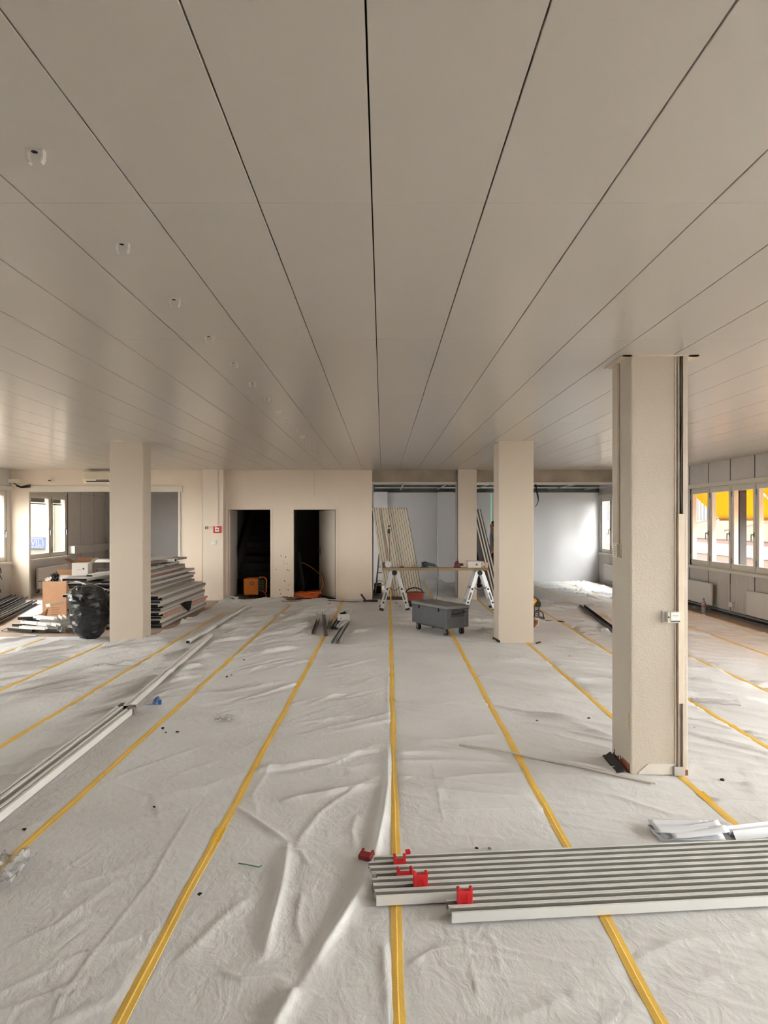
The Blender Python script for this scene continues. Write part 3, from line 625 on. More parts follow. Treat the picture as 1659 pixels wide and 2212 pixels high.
# ------------------------------------------------------------------ columns
def column(label, x0, x1, y0, y1, mat, zt=HC+.02):
    r = thing('column', label, 'column', ((x0+x1)/2, (y0+y1)/2, 0))
    obj('shaft', BX((x0, y0, -.002), (x1, y1, zt)), mat, r, bevel=.012); return r
NX0, NX1, NY0, NY1 = 1.692, 2.087, 4.84, 5.235
nc = column('rough textured white column with an open cable duct and rusty foot', NX0, NX1, NY0, NY1, plaster)
fl = MB()
for lo, hi in (((NX0-.055, NY0-.02), (NX1+.065, NY0+.004)), ((NX0-.055, NY0-.02), (NX0+.004, NY1)), ((NX1-.004, NY0-.02), (NX1+.065, NY1))): fl.box((lo[0], lo[1], HC-.007), (hi[0], hi[1], HC+.004))
obj('ceiling_flange', fl, paint, nc)
dx0, dx1 = 2.012, 2.046; dz1, dz0 = 1.787, .498
def chan(z0, z1): return MB().prism([(0, 0), (0, .022), (.003, .022), (.003, .003), (dx1-dx0-.003, .003), (dx1-dx0-.003, .022), (dx1-dx0, .022), (dx1-dx0, 0)], (dx0, NY0, z0), (dx0, NY0, z1), up=(0, -1, 0))
for z0, z1, bm in ((dz1, HC, frame_m), (dz0, dz1, frame_m), (.03, dz0, frame_m)):
    m = MB(); m.box((dx0, NY0-.022, z0), (dx0+.004, NY0, z1)); m.box((dx1-.004, NY0-.022, z0), (dx1, NY0, z1)); obj('cable_duct', m, bm, nc)
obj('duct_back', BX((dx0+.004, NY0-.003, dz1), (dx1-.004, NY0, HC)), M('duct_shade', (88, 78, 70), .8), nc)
obj('duct_back', BX((dx0+.004, NY0-.003, .03), (dx1-.004, NY0, dz0)), M('duct_brown', (150, 132, 120), .8), nc)
obj('duct_cover', BX((dx0-.004, NY0-.026, dz0), (dx1+.003, NY0-.001, dz1)), paint, nc, bevel=.003)
for k, x in enumerate((dx0+.010, dx0+.021)):
    obj('cable', MB().tube([(x+.003*math.sin(j*.9+k*2), NY0-.010-.004*k, dz1+(HC-dz1)*j/12-.02*(j == 0)) for j in range(13)], .0045, 8), [black, M('brown_cable', (92, 76, 64), .6)][k], nc, smooth=True)
obj('duct_edge', BX((dx0-.018, NY0-.006, .03), (dx0-.012, NY0, HC)), paint, nc)
ym = 5.066
obj('side_duct', BX((NX0-.012, ym-.016, 1.575), (NX0, ym+.016, HC)), M('aged_white', (206, 192, 172), .6), nc, bevel=.002); obj('duct_seam', BX((NX0-.0135, ym-.004, 1.575), (NX0-.012, ym-.001, HC)), M('aged_brown', (150, 132, 110), .7), nc)
obj('rusty_patch', BX((NX0-.004, NY0+.01, .0), (NX0+.002, NY0+.16, .075)), brown, nc)
for k in range(9): obj('glue_streak', BX((NX0-.004, NY0+.17+.022*k, .01), (NX0+.001, NY0+.178+.022*k, .04+.05*random.random())), brown, nc)
obj('rusty_patch', BX((dx1+.005, NY0-.004, .0), (NX1-.004, NY0+.002, .042)), brown, nc)
m = MB(); m.add([(NX0+.05, NY0-.004, .012), (dx0-.02, NY0-.004, .012), (dx0-.02, NY0-.004, .085), (dx0-.2, NY0-.004, .085), (NX0+.06, NY0-.004, .03)], [(0, 1, 2, 3, 4)]); obj('filler_strip', m, M('filler_beige', (222, 214, 204), .8), nc, solid=.004)
obj('filler_plate', BX((dx0-.03, NY0-.028, .012), (dx1+.008, NY0-.002, .07)), M('light_grey_plate', (190, 186, 182), .6), nc)
obj('glue_mark', BX((NX0-.002, 4.87, .31), (NX0+.001, 4.95, .42)), M('glue_beige', (204, 192, 166), .7, var=.15, vscale=40), nc)
m = MB(); m.bar((NX0-.045, NY0+.03, .025), (NX0-.03, NY1-.01, .025), .010, .045, up=(.8, 0, .6)); m.bar((NX0-.06, NY0+.03, .012), (NX0-.045, NY1-.01, .012), .05, .01)
tag(obj('skirting_offcut', m, rubber), 'loose black rubber skirting at the foot of the near textured column', 'skirting')
rc = column('smooth white column behind the grey wheeled chest', 1.654, 2.154, 10.1, 10.56, colpaint)
obj('ceiling_flange', BX((1.62, 10.07, HC-.006), (2.19, 10.1, HC+.004)), paint, rc)
tag(obj('skirting_offcut', MB().bar((1.665, 10.07, .02), (1.615, 10.36, .02), .012, .045), rubber), 'short black rubber skirting piece at the smooth right-hand column', 'skirting')
tag(obj('rubber_scrap', MB().bar((2.17, 10.02, .012), (2.24, 10.07, .02), .02, .015), rubber), 'tiny black rubber scrap beside the smooth column foot', 'scrap')
lc = column('white column standing between the black bag and the tray stack', -3.906, -3.423, 10.15, 10.5, colpaint)
fc = column('white column at the concrete beam behind the trestle plank', 1.665, 2.075, 15.6, 16.06, colpaint)
obj('edge_strip', BX((1.645, 15.62, 0), (1.667, 16.0, HC)), M('strip_grey', (110, 104, 98), .7), fc)

# thermostats and switches
t = thing('thermostat', 'white thermostat with blue stripe beside the duct of the near column', 'thermostat', (1.96, NY0, 1.05))
obj('back_plate', BX((1.905, NY0-.012, 1.045), (1.995, NY0, 1.128)), white_m, t, bevel=.003)
obj('housing', BX((1.925, NY0-.05, 1.05), (2.008, NY0-.012, 1.124)), cream_dev, t, bevel=.004)
obj('front_panel', BX((1.945, NY0-.054, 1.068), (2.008, NY0-.05, 1.122)), white_m, t, bevel=.001)
obj('blue_stripe', BX((1.948, NY0-.054, 1.057), (2.008, NY0-.05, 1.065)), M('petrol_blue', (52, 92, 112), .5), t)
obj('dial', BX((1.929, NY0-.052, 1.083), (1.937, NY0-.05, 1.095)), black, t)
o = obj('lettering', MB().box((1.958, NY0-.0545, 1.098), (1.995, NY0-.054, 1.101)), M('print_grey', (140, 140, 140), .7), t)
t = thing('room_sensor', 'flat white sensor box on the left face of the near column', 'sensor', (NX0, 5.1, 1.475))
obj('back_plate', BX((NX0-.008, 5.02, 1.475), (NX0, 5.19, 1.578)), cream_dev, t); obj('housing', BX((NX0-.032, 5.03, 1.48), (NX0-.008, 5.11, 1.574)), cream_dev, t, bevel=.004)
for k in range(6): obj('grille_slot', BX((NX0-.033, 5.05, 1.492+.012*k), (NX0-.031, 5.085, 1.497+.012*k)), traygrey, t)
fa = thing('fire_alarm', 'red fire alarm call point on the pilaster left of the doorways', 'fire alarm', (-3.61, 15.48, 1.47))
c = A(469, 1144, 15.44); obj('housing', BX((c.x-.085, 15.44, c.z-.075), (c.x+.085, 15.48, c.z+.075)), red, fa, bevel=.006)
obj('front_plate', BX((c.x-.045, 15.432, c.z-.045), (c.x+.045, 15.44, c.z+.045)), white_m, fa); obj('button', MB().cyl((c.x, 15.427, c.z), (c.x, 15.434, c.z), .016, 12), black, fa)
for s_ in (-1, 1):
    m = MB(); m.add([(c.x+s_*.04, 15.430, c.z), (c.x+s_*.022, 15.430, c.z-.010), (c.x+s_*.022, 15.430, c.z+.010)], [(0, 1, 2)]); obj('arrow', m, black, fa, solid=.002)
obj('header_strip', BX((c.x-.06, 15.436, c.z+.055), (c.x+.0, 15.44, c.z+.066)), white_m, fa)
c = A(461, 1172, 15.47); t = thing('light_switch', 'white light switch below the red fire alarm', 'light switch', (c.x, 15.48, c.z))
obj('plate', BX((c.x-.06, 15.462, c.z-.05), (c.x+.06, 15.48, c.z+.05)), white_m, t, bevel=.004); obj('rocker', BX((c.x-.03, 15.456, c.z-.035), (c.x+.03, 15.462, c.z+.035)), white_m, t, bevel=.003)
c = A(446, 1140, 15.47); t = thing('wall_bracket', 'small grey bracket on the pilaster left of the fire alarm', 'bracket', (c.x, 15.48, c.z))
for dx in (-.02, .02): obj('lug', BX((c.x+dx-.008, 15.462, c.z-.03), (c.x+dx+.008, 15.48, c.z+.03)), traygrey, t)
# air conditioner, sensor, door closer on the left
ac = thing('air_conditioner', 'cream wall air conditioner above the wide opening', 'air conditioner', (-5.95, 15.65, 2.56))
a0, a1, zb, zt = -6.53, -5.43, 2.555, 2.83
m = MB().prism([(0, 0), (0, zt-zb), (.17, zt-zb), (.21, zt-zb-.04), (.205, .05), (.15, 0)], (a0, 15.65, zb), (a1, 15.65, zb)); obj('housing', m, cream_dev, ac, bevel=.008)
obj('intake_panel', BX((a0+.02, 15.433, zb+.10), (a1-.02, 15.443, zt-.05)), M('aged_cream', (206, 196, 170), .5), ac, bevel=.003)
obj('outlet_slot', BX((a0+.09, 15.438, zb+.028), (a1-.09, 15.45, zb+.048)), black, ac); obj('display', BX((-6.23, 15.436, zb+.06), (-5.95, 15.442, zb+.078)), black, ac)
c = A(107, 1037, 15.6); t = thing('motion_sensor', 'small white box with dark slot above the wide opening', 'sensor', (c.x, 15.65, c.z)); obj('housing', BX((c.x-.045, 15.60, c.z-.045), (c.x+.045, 15.65, c.z+.045)), cream_dev, t, bevel=.005); obj('slot', BX((c.x-.03, 15.596, c.z-.02), (c.x+.03, 15.602, c.z+.002)), black, t)
t = thing('cable_box', 'white junction box with black cables in the left corner', 'junction box', (-8.05, 15.6, 2.6)); c = A(31, 1039, 15.55)
obj('housing', BX((c.x-.11, 15.5, c.z-.04), (c.x+.11, 15.65, c.z+.045)), cream_dev, t, bevel=.005)
obj('bracket_arm', MB().bar(A(28, 1046, 15.55), A(42, 1052, 15.55), .05, .03), cream_dev, t)
for k in range(3):
    p = [A(30, 1044, 15.56), A(38, 1049+k, 15.52), A(46, 1051+k*1.2, 15.55), A(66, 1047+k*2.5, 15.6)]; obj('cable', MB().tube(p, .011, 6), black, t, smooth=True)

# ------------------------------------------------------------------ ceiling clips
def clip_mesh():
    m = MB(); w_ = .024
    m.box((-w_, -.010, -.004), (w_, .010, 0))
    for s_ in (-1, 1): m.box((s_*w_-.003, -.010, -.028), (s_*w_+.003, .010, 0)); m.prism([(-.010, -.003), (.010, -.003), (.010, .003), (-.010, .003)], (s_*w_, 0, -.026), (s_*(w_-.007), 0, -.040), up=(1, 0, 0))
    return m
cm = mesh_of('bracket', clip_mesh(), white_m); hm = mesh_of('hole', MB().cyl((-.004, 0, -.0036), (-.004, 0, -.0048), .0095, 14), dark)
for k in range(18):
    r = thing('lamp_clip', 'white U-shaped ceiling clip, %s in its row from the door wall' % ORD[17-k], 'clip', (-1.055, 2.16+.722*k, HC+.001), .05*random.uniform(-1, 1), 'lamp clips along one ceiling plank')
    for n_, me in (('bracket', cm), ('screw_hole', hm)):
        o = bpy.data.objects.new(n_, me); COL.objects.link(o); o.parent = r

# ------------------------------------------------------------------ rails in the foreground
RA = math.radians(5.4); RD = Vector((math.cos(RA), math.sin(RA), 0)); RN = Vector((-math.sin(RA), math.cos(RA), 0)); RP0 = Vector((.296, 3.04, .004))
def uprof(w_, h_, t_, lip):
    return [(0, 0), (w_, 0), (w_, h_), (w_-lip, h_), (w_-lip, h_-t_), (w_-t_, h_-t_), (w_-t_, t_), (t_, t_), (t_, h_-t_), (lip, h_-t_), (lip, h_), (0, h_)]
ends = [975, 968, 996, 813, 809, 806, 815, 803, 798, 810]
RLAB = ['foremost white U-profile rail of the bundle, front face showing', 'white U-profile rail holding the tall red clip by the foremost rail', 'white U-profile rail starting level with the tallest red clip', 'white rail with wide front face in the longer row of the bundle',
 'white U-profile rail holding the ribbed red clip in the longer row', 'white U-profile rail between the ribbed and the low red clip', 'white U-profile rail holding the low red clip', 'white U-profile rail between the two low red clips', 'white U-profile rail holding the red clip next to the loose one', 'hindmost white U-profile rail of the bundle']
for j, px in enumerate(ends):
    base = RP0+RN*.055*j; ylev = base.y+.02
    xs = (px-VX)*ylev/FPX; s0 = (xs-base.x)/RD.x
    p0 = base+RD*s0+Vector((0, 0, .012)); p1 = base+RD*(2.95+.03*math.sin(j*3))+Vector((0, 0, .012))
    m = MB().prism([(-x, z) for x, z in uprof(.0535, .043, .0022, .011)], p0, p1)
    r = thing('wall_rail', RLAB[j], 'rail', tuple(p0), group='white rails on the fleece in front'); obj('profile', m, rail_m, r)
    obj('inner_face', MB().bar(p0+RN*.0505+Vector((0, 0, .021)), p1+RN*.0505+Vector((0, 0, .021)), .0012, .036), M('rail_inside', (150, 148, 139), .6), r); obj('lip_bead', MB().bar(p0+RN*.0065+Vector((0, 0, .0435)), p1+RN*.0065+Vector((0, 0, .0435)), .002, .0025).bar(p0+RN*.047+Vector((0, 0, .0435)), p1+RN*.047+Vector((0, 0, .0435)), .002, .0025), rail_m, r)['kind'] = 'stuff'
def clip_red(name, label, loc, rz, wd, ht, tall, mat=red, tilt=0.0):
    r = thing(name, label, 'clip', loc, rz, 'red plastic rail clips'); r.rotation_euler = (tilt, 0, rz)
    m = MB(); t = .026
    m.box((-wd/2, 0, 0), (wd/2, t, ht*(.9 if tall else .72)))
    obj('body', m, mat, r, local=True, bevel=.003)
    for s_ in (-1, 1):
        m = MB(); m.box((s_*wd/2-(.012 if s_ > 0 else 0), .002, ht*(.86 if tall else .66)), (s_*wd/2+(.012 if s_ < 0 else 0), t-.002, ht)); m.cyl((s_*(wd/2-.006), .001, ht-.004), (s_*(wd/2-.006), t-.001, ht-.004), .0085, 10); obj('prong', m, mat, r, local=True, bevel=.002)
    if tall:
        obj('rib_frame', MB().box((-.013, -.003, .02), (-.010, .001, ht*.72)).box((.010, -.003, .02), (.013, .001, ht*.72)).box((-.010, -.003, ht*.72-.003), (.010, .001, ht*.72)), mat, r, local=True)
        for k in range(5): obj('rib', BX((-.010, -.0028, .026+.008*k), (.010, .001, .029+.008*k)), mat, r, local=True)
    return r
def on_rail(j, px, dz=.014, off=.012):
    b_ = RP0+RN*(.055*j+off); x = (px-VX)*(b_.y)/FPX; s_ = (x-b_.x)/RD.x; b2 = b_+RD*s_; x = (px-VX)*(b2.y)/FPX; s_ = (x-b_.x)/RD.x; q = b_+RD*s_; q.z = .004+dz; return tuple(q)
clip_red('rail_clip', 'tall red plastic clip standing by the foremost rail', on_rail(1, 1005, .02), RA, .068, .100, True)
clip_red('rail_clip', 'tall ribbed red clip in the longer row of rails', on_rail(4, 909, .02), RA, .066, .096, True)
clip_red('rail_clip', 'low red clip sunk in the middle of the rail bundle', on_rail(6, 875), RA, .074, .070, False)
clip_red('rail_clip', 'upright red clip in the rail next to the loose one', on_rail(8, 864), RA, .060, .080, False)
clip_red('rail_clip', 'small red clip tip peeking behind the hindmost rail', on_rail(10, 882, .012, .012), RA, .022, .05, False)
q = F(785, 1868); clip_red('rail_clip', 'darker red clip lying loose on the fleece beside the rails', (q.x, q.y, .04), -.45, .066, .055, False, reddark, -1.25)

# long rails on the left
def box_rail(label, p0, p1, w_=.062, h_=.052, end_black=True):
    r = thing('ceiling_rail', label, 'rail', tuple(p0), group='long white rails on the left floor')
    p0, p1 = Vector(p0), Vector(p1); t_ = .003
    outer = [(-w_/2, 0), (w_/2, 0), (w_/2, h_), (.010, h_), (.010, h_-.010), (-.010, h_-.010), (-.010, h_), (-w_/2, h_)]
    obj('profile', MB().prism(outer, p0, p1), white_m, r, bevel=.002)
    d = (p1-p0).normalized()
    for p, s_ in ((p0, -1), (p1, 1)):
        q = p+d*s_*.0008; a, u, dd = frame_of(d)
        m = MB(); m.add([q+a*x+u*z for x, z in ((-w_/2+t_, t_), (w_/2-t_, t_), (w_/2-t_, h_-.012), (-w_/2+t_, h_-.012))], [(0, 1, 2, 3)]); obj('open_end', m, black, r, solid=.001)
    return r
box_rail('long white rail along the fleece, near one of the joined pair', (-2.19, 2.2, .010), (-2.262, 6.33, .012))
box_rail('long white rail along the fleece, far one of the joined pair', (-2.30, 2.2, .010), (-2.375, 6.42, .012))
box_rail('long white rail continuing from the black connector', (-2.33, 6.47, .012), (-2.555, 10.55, .012))
box_rail('short white rail with open black end near the tray stack', (-2.735, 9.98, .012), (-2.71, 14.1, .012), .058, .055)
m = MB(); m.box((-2.36, 6.44, .008), (-2.29, 6.6, .05)); m.box((-2.42, 6.40, .008), (-2.385, 6.55, .045)); m.box((-2.27, 6.35, .008), (-2.20, 6.46, .055))
t = thing('rail_connector', 'black metal connector joining the long white rails', 'connector', (-2.3, 6.45, .008))
for lo, hi, mm in (((-2.30, 6.34, .010), (-2.245, 6.47, .064), steel), ((-2.415, 6.425, .010), (-2.365, 6.56, .058), black), ((-2.262, 6.335, .012), (-2.215, 6.40, .062), traygrey)): obj('bracket', BX(lo, hi), mm, t, bevel=.004)

# ------------------------------------------------------------------ small things on the fleece
def crumple(name, label, cat, c, r_, mat, seed, flat=.35, solid=.0):
    def fn(d): return .65+.5*noise.noise(Vector((d.x*2.3+seed, d.y*2.3, d.z*2.3)))+.35*abs(noise.noise(Vector((d.x*5, d.y*5+seed, d.z*5))))
    m = MB().ell((c[0], c[1], c[2]+r_[2]*.55), r_, 28, 16, fn); return tag(obj(name, m, mat, smooth=False), label, cat)
q = F(15, 1885); 
def sheet_fn(c, sx, sy, rot, amp, seed, zmin=.006):
    R = Rz(rot)
    def fn(u, v):
        p = R@Vector(((u-.5)*sx, (v-.5)*sy, 0)); n_ = noise.noise(Vector((u*4+seed, v*4, seed)))*amp+abs(noise.noise(Vector((u*9, v*9+seed, 2))))*amp*.7
        return Vector((c[0]+p.x+n_*.4, c[1]+p.y, zmin+amp*.6+max(-amp*.55, n_)))
    return fn
t = tag(obj('plastic_film', MB().grid(sheet_fn(q, .17, .34, .1, .035, 3.3), 24, 34), film, smooth=True, solid=.001), 'crumpled clear plastic film over a tape seam', 'plastic film')
q = F(484, 1557); tag(obj('plastic_scrap', MB().grid(sheet_fn(q, .16, .12, .2, .022, 1.7), 18, 14), film, smooth=True, solid=.001), 'small crumpled clear plastic scrap on the fleece', 'plastic scrap')
q = F(1545, 1518); tag(obj('plastic_wrap', MB().grid(sheet_fn(q, .42, .2, -.3, .014, 9.1), 24, 14), film, smooth=True, solid=.001), 'flat crinkled clear wrapper right of the near column', 'wrapper')
q = F(337, 1524); t = thing('blue_strap', 'curled blue plastic strap on the fleece', 'strap', (q.x, q.y, 0))
obj('coil', MB().tube([(q.x+.03*math.cos(a*.6)*(1-.01*a), q.y+.02*math.sin(a*.6), .035+.022*math.sin(a*.6+1)+.001*a) for a in range(26)], .008, 6), blue, t, smooth=True)
obj('tail', MB().bar((q.x-.10, q.y-.02, .013), (q.x+.01, q.y, .013), .018, .004), blue, t); obj('buckle', BX((q.x+.02, q.y-.01, .01), (q.x+.05, q.y+.02, .055)), blue, t, bevel=.003)
p = [F(515, 1871), F(530, 1873), F(545, 1876), F(560, 1879), F(565, 1875)]; tag(obj('green_thread', MB().tube([(v.x, v.y, .014) for v in p], .0028, 6), green_m, smooth=True), 'short green thread lying on the fleece', 'thread')
for k, (x, y) in enumerate([(53, 1797), (432, 1938), (1058, 1839), (1030, 1838), (527, 1428), (490, 1465), (500, 1461), (383, 1585), (352, 1577), (358, 1586), (408, 1443), (418, 1455), (333, 1748), (468, 1300), (712, 1306), (1160, 1560), (1272, 1555), (1560, 1690), (1500, 1575), (1230, 1420)]):
    q = F(x, y); s_ = .010+.004*(k % 3)
    if k < 3: s_ = .012
    def fn(d, k=k): return .7+.5*noise.noise(d*1.9+Vector((k, 0, 0)))
    tag(obj('rubber_crumb', MB().ell((q.x, q.y, .012+s_*.3), (s_*1.5, s_, s_*.6), 8, 6, fn, Rz(k)), [rubber, brown, traygrey][0 if k != 2 else 2]), 'small dark crumb of debris on the grey fleece', 'debris', 'dark crumbs on the fleece')
# folded paper
t = thing('paper_bundle', 'folded bundle of white paper behind the rail bundle', 'paper', (1.66, 3.93, 0))
def paper_fn(x0, x1, y0, y1, z0, rot, lift, fold):
    R = Rz(rot)
    def fn(u, v):
        x = x0+(x1-x0)*u; y = y0+(y1-y0)*v; c = Vector(((x0+x1)/2, (y0+y1)/2, 0)); p = R@(Vector((x, y, 0))-c)+c
        return Vector((p.x, p.y, z0+lift*u*u+fold*abs(math.sin(v*math.pi*1.5))*(.4+.6*u)))
    return fn
for k, (x0, x1, y0, y1, z0, rt, lf, fd) in enumerate([(1.50, 1.86, 3.84, 3.97, .010, .03, .0, .018), (1.52, 1.84, 3.85, 4.0, .020, .06, .01, .02), (1.56, 1.88, 3.83, 3.95, .032, .12, .02, .018), (1.50, 1.80, 3.86, 4.02, .042, -.05, -.005, .012)]):
    obj('paper_sheet', MB().grid(paper_fn(x0, x1, y0, y1, z0, rt, lf, fd), 10, 12), paper_m, t, smooth=True, solid=.0015)
obj('curled_edge', MB().bar((1.50, 3.99, .03), (1.56, 3.84, .02), .02, .004), M('paper_shade', (170, 170, 172), .8), t)
t = thing('paper_strip', 'folded white paper strip at the foot of the near column tape', 'paper', (2.05, 3.9, 0))
m = MB().prism([(-.05, .008), (-.02, .055), (.005, .018), (.03, .05), (.06, .008), (.055, .008), (.03, .045), (.005, .012), (-.02, .048), (-.045, .006)], (1.905, 3.90, 0), (2.35, 3.99, .005)); obj('folded_sheet', m, paper_m, t)
m = MB(); P0, P1 = Vector((.60, 5.49, .012)), Vector((1.795, 4.66, .012)); n_ = 12
pts = [P0.lerp(P1, i/n_)+Vector((.02*math.sin(i/n_*3.1), .02*math.sin(i/n_*3.1), .012*math.sin(i/n_*7)**2)) for i in range(n_+1)]
for i in range(n_): m.bar(pts[i], pts[i+1]+(pts[i+1]-pts[i])*.02, .026, .006)
tag(obj('cover_strip', m, M('aged_white2', (214, 206, 194), .5)), 'thin bent white cover strip in front of the near column', 'strip')
# steel profile right of the smooth column
p0, p1 = F(1262, 1312), F(1340, 1372); r = thing('steel_profile', 'dark grey steel profile lying past the smooth column', 'profile', (p0.x, p0.y, 0))
obj('channel', MB().prism(uprof(.09, .05, .003, .004), (p0.x, p0.y, .012), (p1.x, p1.y, .012)), M('dark_steel', (74, 74, 72), .5, metal=.3), r)
p0, p1 = F(1238, 1308), F(1300, 1310); tag(obj('fleece_flap', MB().grid(lambda u, v: Vector((p0.x-.5+.9*u, p0.y-.2+.35*v+.1*math.sin(u*5), .012+.03*abs(math.sin(u*4))*v)), 14, 5), M('light_fleece', (206, 206, 210), .9), smooth=True, solid=.003), 'loose flap of pale fleece in front of the back room', 'fleece')

# steel studs and small white carton
def stud(label, a, b_, w_=.055, h_=.04, mat=steel, z=.012):
    a, b_ = F(*a), F(*b_); r = thing('steel_stud', label, 'stud', (a.x, a.y, 0), group='steel studs lying mid floor')
    obj('channel', MB().prism([(x-w_/2, y_) for x, y_ in uprof(w_, h_, .0025, .012)], (a.x, a.y, z), (b_.x, b_.y, z)), mat, r); return r
stud('short dark steel stud lying apart from the white carton', (677, 1372), (687, 1342)); stud('longer dark steel stud between the short ones', (704, 1375), (699, 1329)); stud('short steel offcut next to the long stud', (710, 1360), (714, 1344), .05)
stud('bright steel stud of the pair beside the tape seam', (720, 1393), (748, 1346), .06, .05, alu); stud('steel stud of the pair on the outer side', (731, 1393), (757, 1346), .06, .05, alu)
stud('steel stud under the small white carton', (718, 1362), (737, 1332), .05, .04, steel, .02); stud('second steel stud under the small white carton', (726, 1362), (744, 1332), .05, .04, steel, .02)
a, b_ = F(731, 1365), F(747, 1351); r = thing('white_stud', 'white stud leaning across the steel studs', 'stud', (a.x, a.y, .05)); obj('channel', MB().prism([(x-.03, y_) for x, y_ in uprof(.06, .04, .003, .01)], (a.x, a.y, .064), (b_.x, b_.y, .066)), white_m, r)
q = F(741, 1341, .06); r = thing('screw_carton', 'small open white carton on the steel studs', 'box', (q.x, q.y+.08, .062), .12)
m = MB()
for lo, hi in (((-.1, -.08, 0), (.1, .08, .004)), ((-.1, -.08, 0), (.1, -.076, .11)), ((-.1, .076, 0), (.1, .08, .11)), ((-.1, -.08, 0), (-.096, .08, .11)), ((.096, -.08, 0), (.1, .08, .13))): m.box(lo, hi)
obj('carton', m, whitecard, r, local=True); obj('contents', MB().box((-.06, -.05, .004), (.05, .05, .105)).cyl((-.05, 0, .1), (.04, .02, .13), .02, 8), black, r, local=True); obj('flap', MB().obox((.125, 0, .14), (.07, .15, .004), Ry(-.9)), whitecard, r, local=True); obj('lettering', BX((-.05, -.0815, .03), (-.035, -.08, .05)), black, r, local=True)

# ------------------------------------------------------------------ stacked metal trays behind the left column
def tray_parts(L, W, H, pan, lin_):
    t_ = .0022; prof = [(0, 0), (W, 0), (W, H), (W-.014, H), (W-.014, H-t_), (W-t_, H-t_), (W-t_, t_), (t_, t_), (t_, H-t_), (.014, H-t_), (.014, H), (0, H)]
    a = MB().prism([(-(x-W/2), H-z) for x, z in prof], (0, 0, 0), (0, L, 0))
    b = MB().box((-W/2+.004, .015, .004), (W/2-.004, L-.015, H-.004))
    return mesh_of('pan', a, pan), mesh_of('fleece_lining', b, lin_)
TR = {}
def tray(label, x, y, z, rz, L=2.8, W=.40, H=.040, pan=tray_m, stripe=None, tilt=0.0, group='metal ceiling trays stacked behind the left column', roll=0.0):
    key = (L, W, H, pan.name)
    if key not in TR: TR[key] = tray_parts(L, W, H, pan, fleece_blk)
    r = thing('ceiling_tray', label, 'tray', (x, y, z), rz, group); r.rotation_euler = (tilt, roll, rz)
    for n_, me in zip(('pan', 'fleece_lining'), TR[key]):
        o = bpy.data.objects.new(n_, me); COL.objects.link(o); o.parent = r
    if stripe: obj('edge_stripe', BX((W/2, .0, H*.45), (W/2+.002, L, H*.85)), stripe, r, local=True)
    return r
rt = np.random.RandomState(4)
z = .012
for k in range(12):                                  # the neat stack at the column's right side
    H = [.044, .04, .05, .038][k % 4]; st = orangestripe if k in (3, 4) else None
    tray(('metal tray, %s from the floor in the neat stack right of the column' if not st else 'orange-edged metal tray, %s from the floor in the neat stack') % ORD[k], -3.78+rt.uniform(-.025, .02), 11.42+rt.uniform(-.05, .12), z, rt.uniform(-.012, .012), 2.85, .40, H-.001, [tray_m, traygrey, tray_m][k % 3] if not st else tray_m, st)
    z += H
for k in range(10):                                  # higher layers, set back and fanned out
    H = .042; st = orangestripe if k == 6 else None
    tray(('metal tray, %s layer above the neat stack, fanned out' if not st else 'orange-edged metal tray, %s layer above the neat stack') % ORD[k], -4.02+rt.uniform(-.05, .05)-.012*k, 11.62+rt.uniform(-.1, .2)+.02*k, z+.0, rt.uniform(-.03, .05), 2.7-.08*(k > 6)*k, .42, H-.001, [traygrey, tray_m][k % 2], st)
    z += H
ztop = z
zz = .012
for k in range(17):                                  # dark heap between the bag and the column
    H = .044
    tray('dark open-ended tray, %s from the floor between bag and column' % ORD[k], -4.42+rt.uniform(-.06, .06), 11.4+rt.uniform(-.15, .25), zz, rt.uniform(-.05, .05), 2.6, .40, H-.001, [traygrey, tray_m][k % 2], group='metal trays in the dark heap'); zz += H
zz = .012
for k in range(18):
    H = .044
    tray('dark open-ended tray, %s from the floor behind the black bag' % ORD[k], -4.92+rt.uniform(-.08, .06), 11.7+rt.uniform(-.25, .25), zz, rt.uniform(-.07, .07), 2.4, .40, H-.001, [traygrey, tray_m][k % 2], group='metal trays behind the bag'); zz += H
tray('narrow white tray slanting across the top of the dark heap', -4.75, 11.5, .83, -.5, 1.3, .16, .04, white_m, None, .06, 'loose trays on the heap')
tray('grey tray lying crooked beside the open white carton', -4.95, 12.3, .86, -1.0, 1.2, .2, .04, traygrey, None, .03, 'loose trays on the heap')
tray('pale narrow tray poking out towards the bag', -4.35, 11.1, .62, .75, 1.2, .12, .035, tray_m, None, .10, 'loose trays on the heap')
tray('white tray lying flat on top behind the white carton', -5.35, 13.1, .98, -1.45, 1.5, .3, .05, white_m, None, .0, 'loose trays on the heap')
tray('bent grey tray sticking out of the top of the right stack', -4.3, 12.2, ztop+.02, -.22, 1.7, .24, .035, traygrey, None, .02, 'loose trays on the right stack')
tray('pale tray lying askew on top of the right stack', -4.35, 12.3, ztop+.065, -.14, 1.5, .2, .035, tray_m, None, .01, 'loose trays on the right stack')
tray('dark grey tray flat across the top of the right stack', -4.05, 12.3, ztop+.001, .25, 1.5, .3, .018, traygrey, None, .0, 'loose trays on the right stack')
tag(obj('wire_hook', MB().tube([(-4.05, 12.3, ztop+.10), (-4.05, 12.3, ztop+.17), (-4.02, 12.3, ztop+.2), (-3.98, 12.3, ztop+.205)], .006, 6), steel, smooth=True), 'bent wire hook on top of the right tray stack', 'hook')
q = F(400, 1310, .25); tag(obj('tray_scrap', MB().add([(-3.575, 12.55, .27), (-3.535, 12.75, .29), (-3.52, 13.1, .27), (-3.50, 12.95, .15), (-3.51, 12.85, .10)], [(0, 1, 2, 3, 4)]), fleece_blk, solid=.01), 'torn black fleece scrap hanging on the neat tray stack', 'scrap')

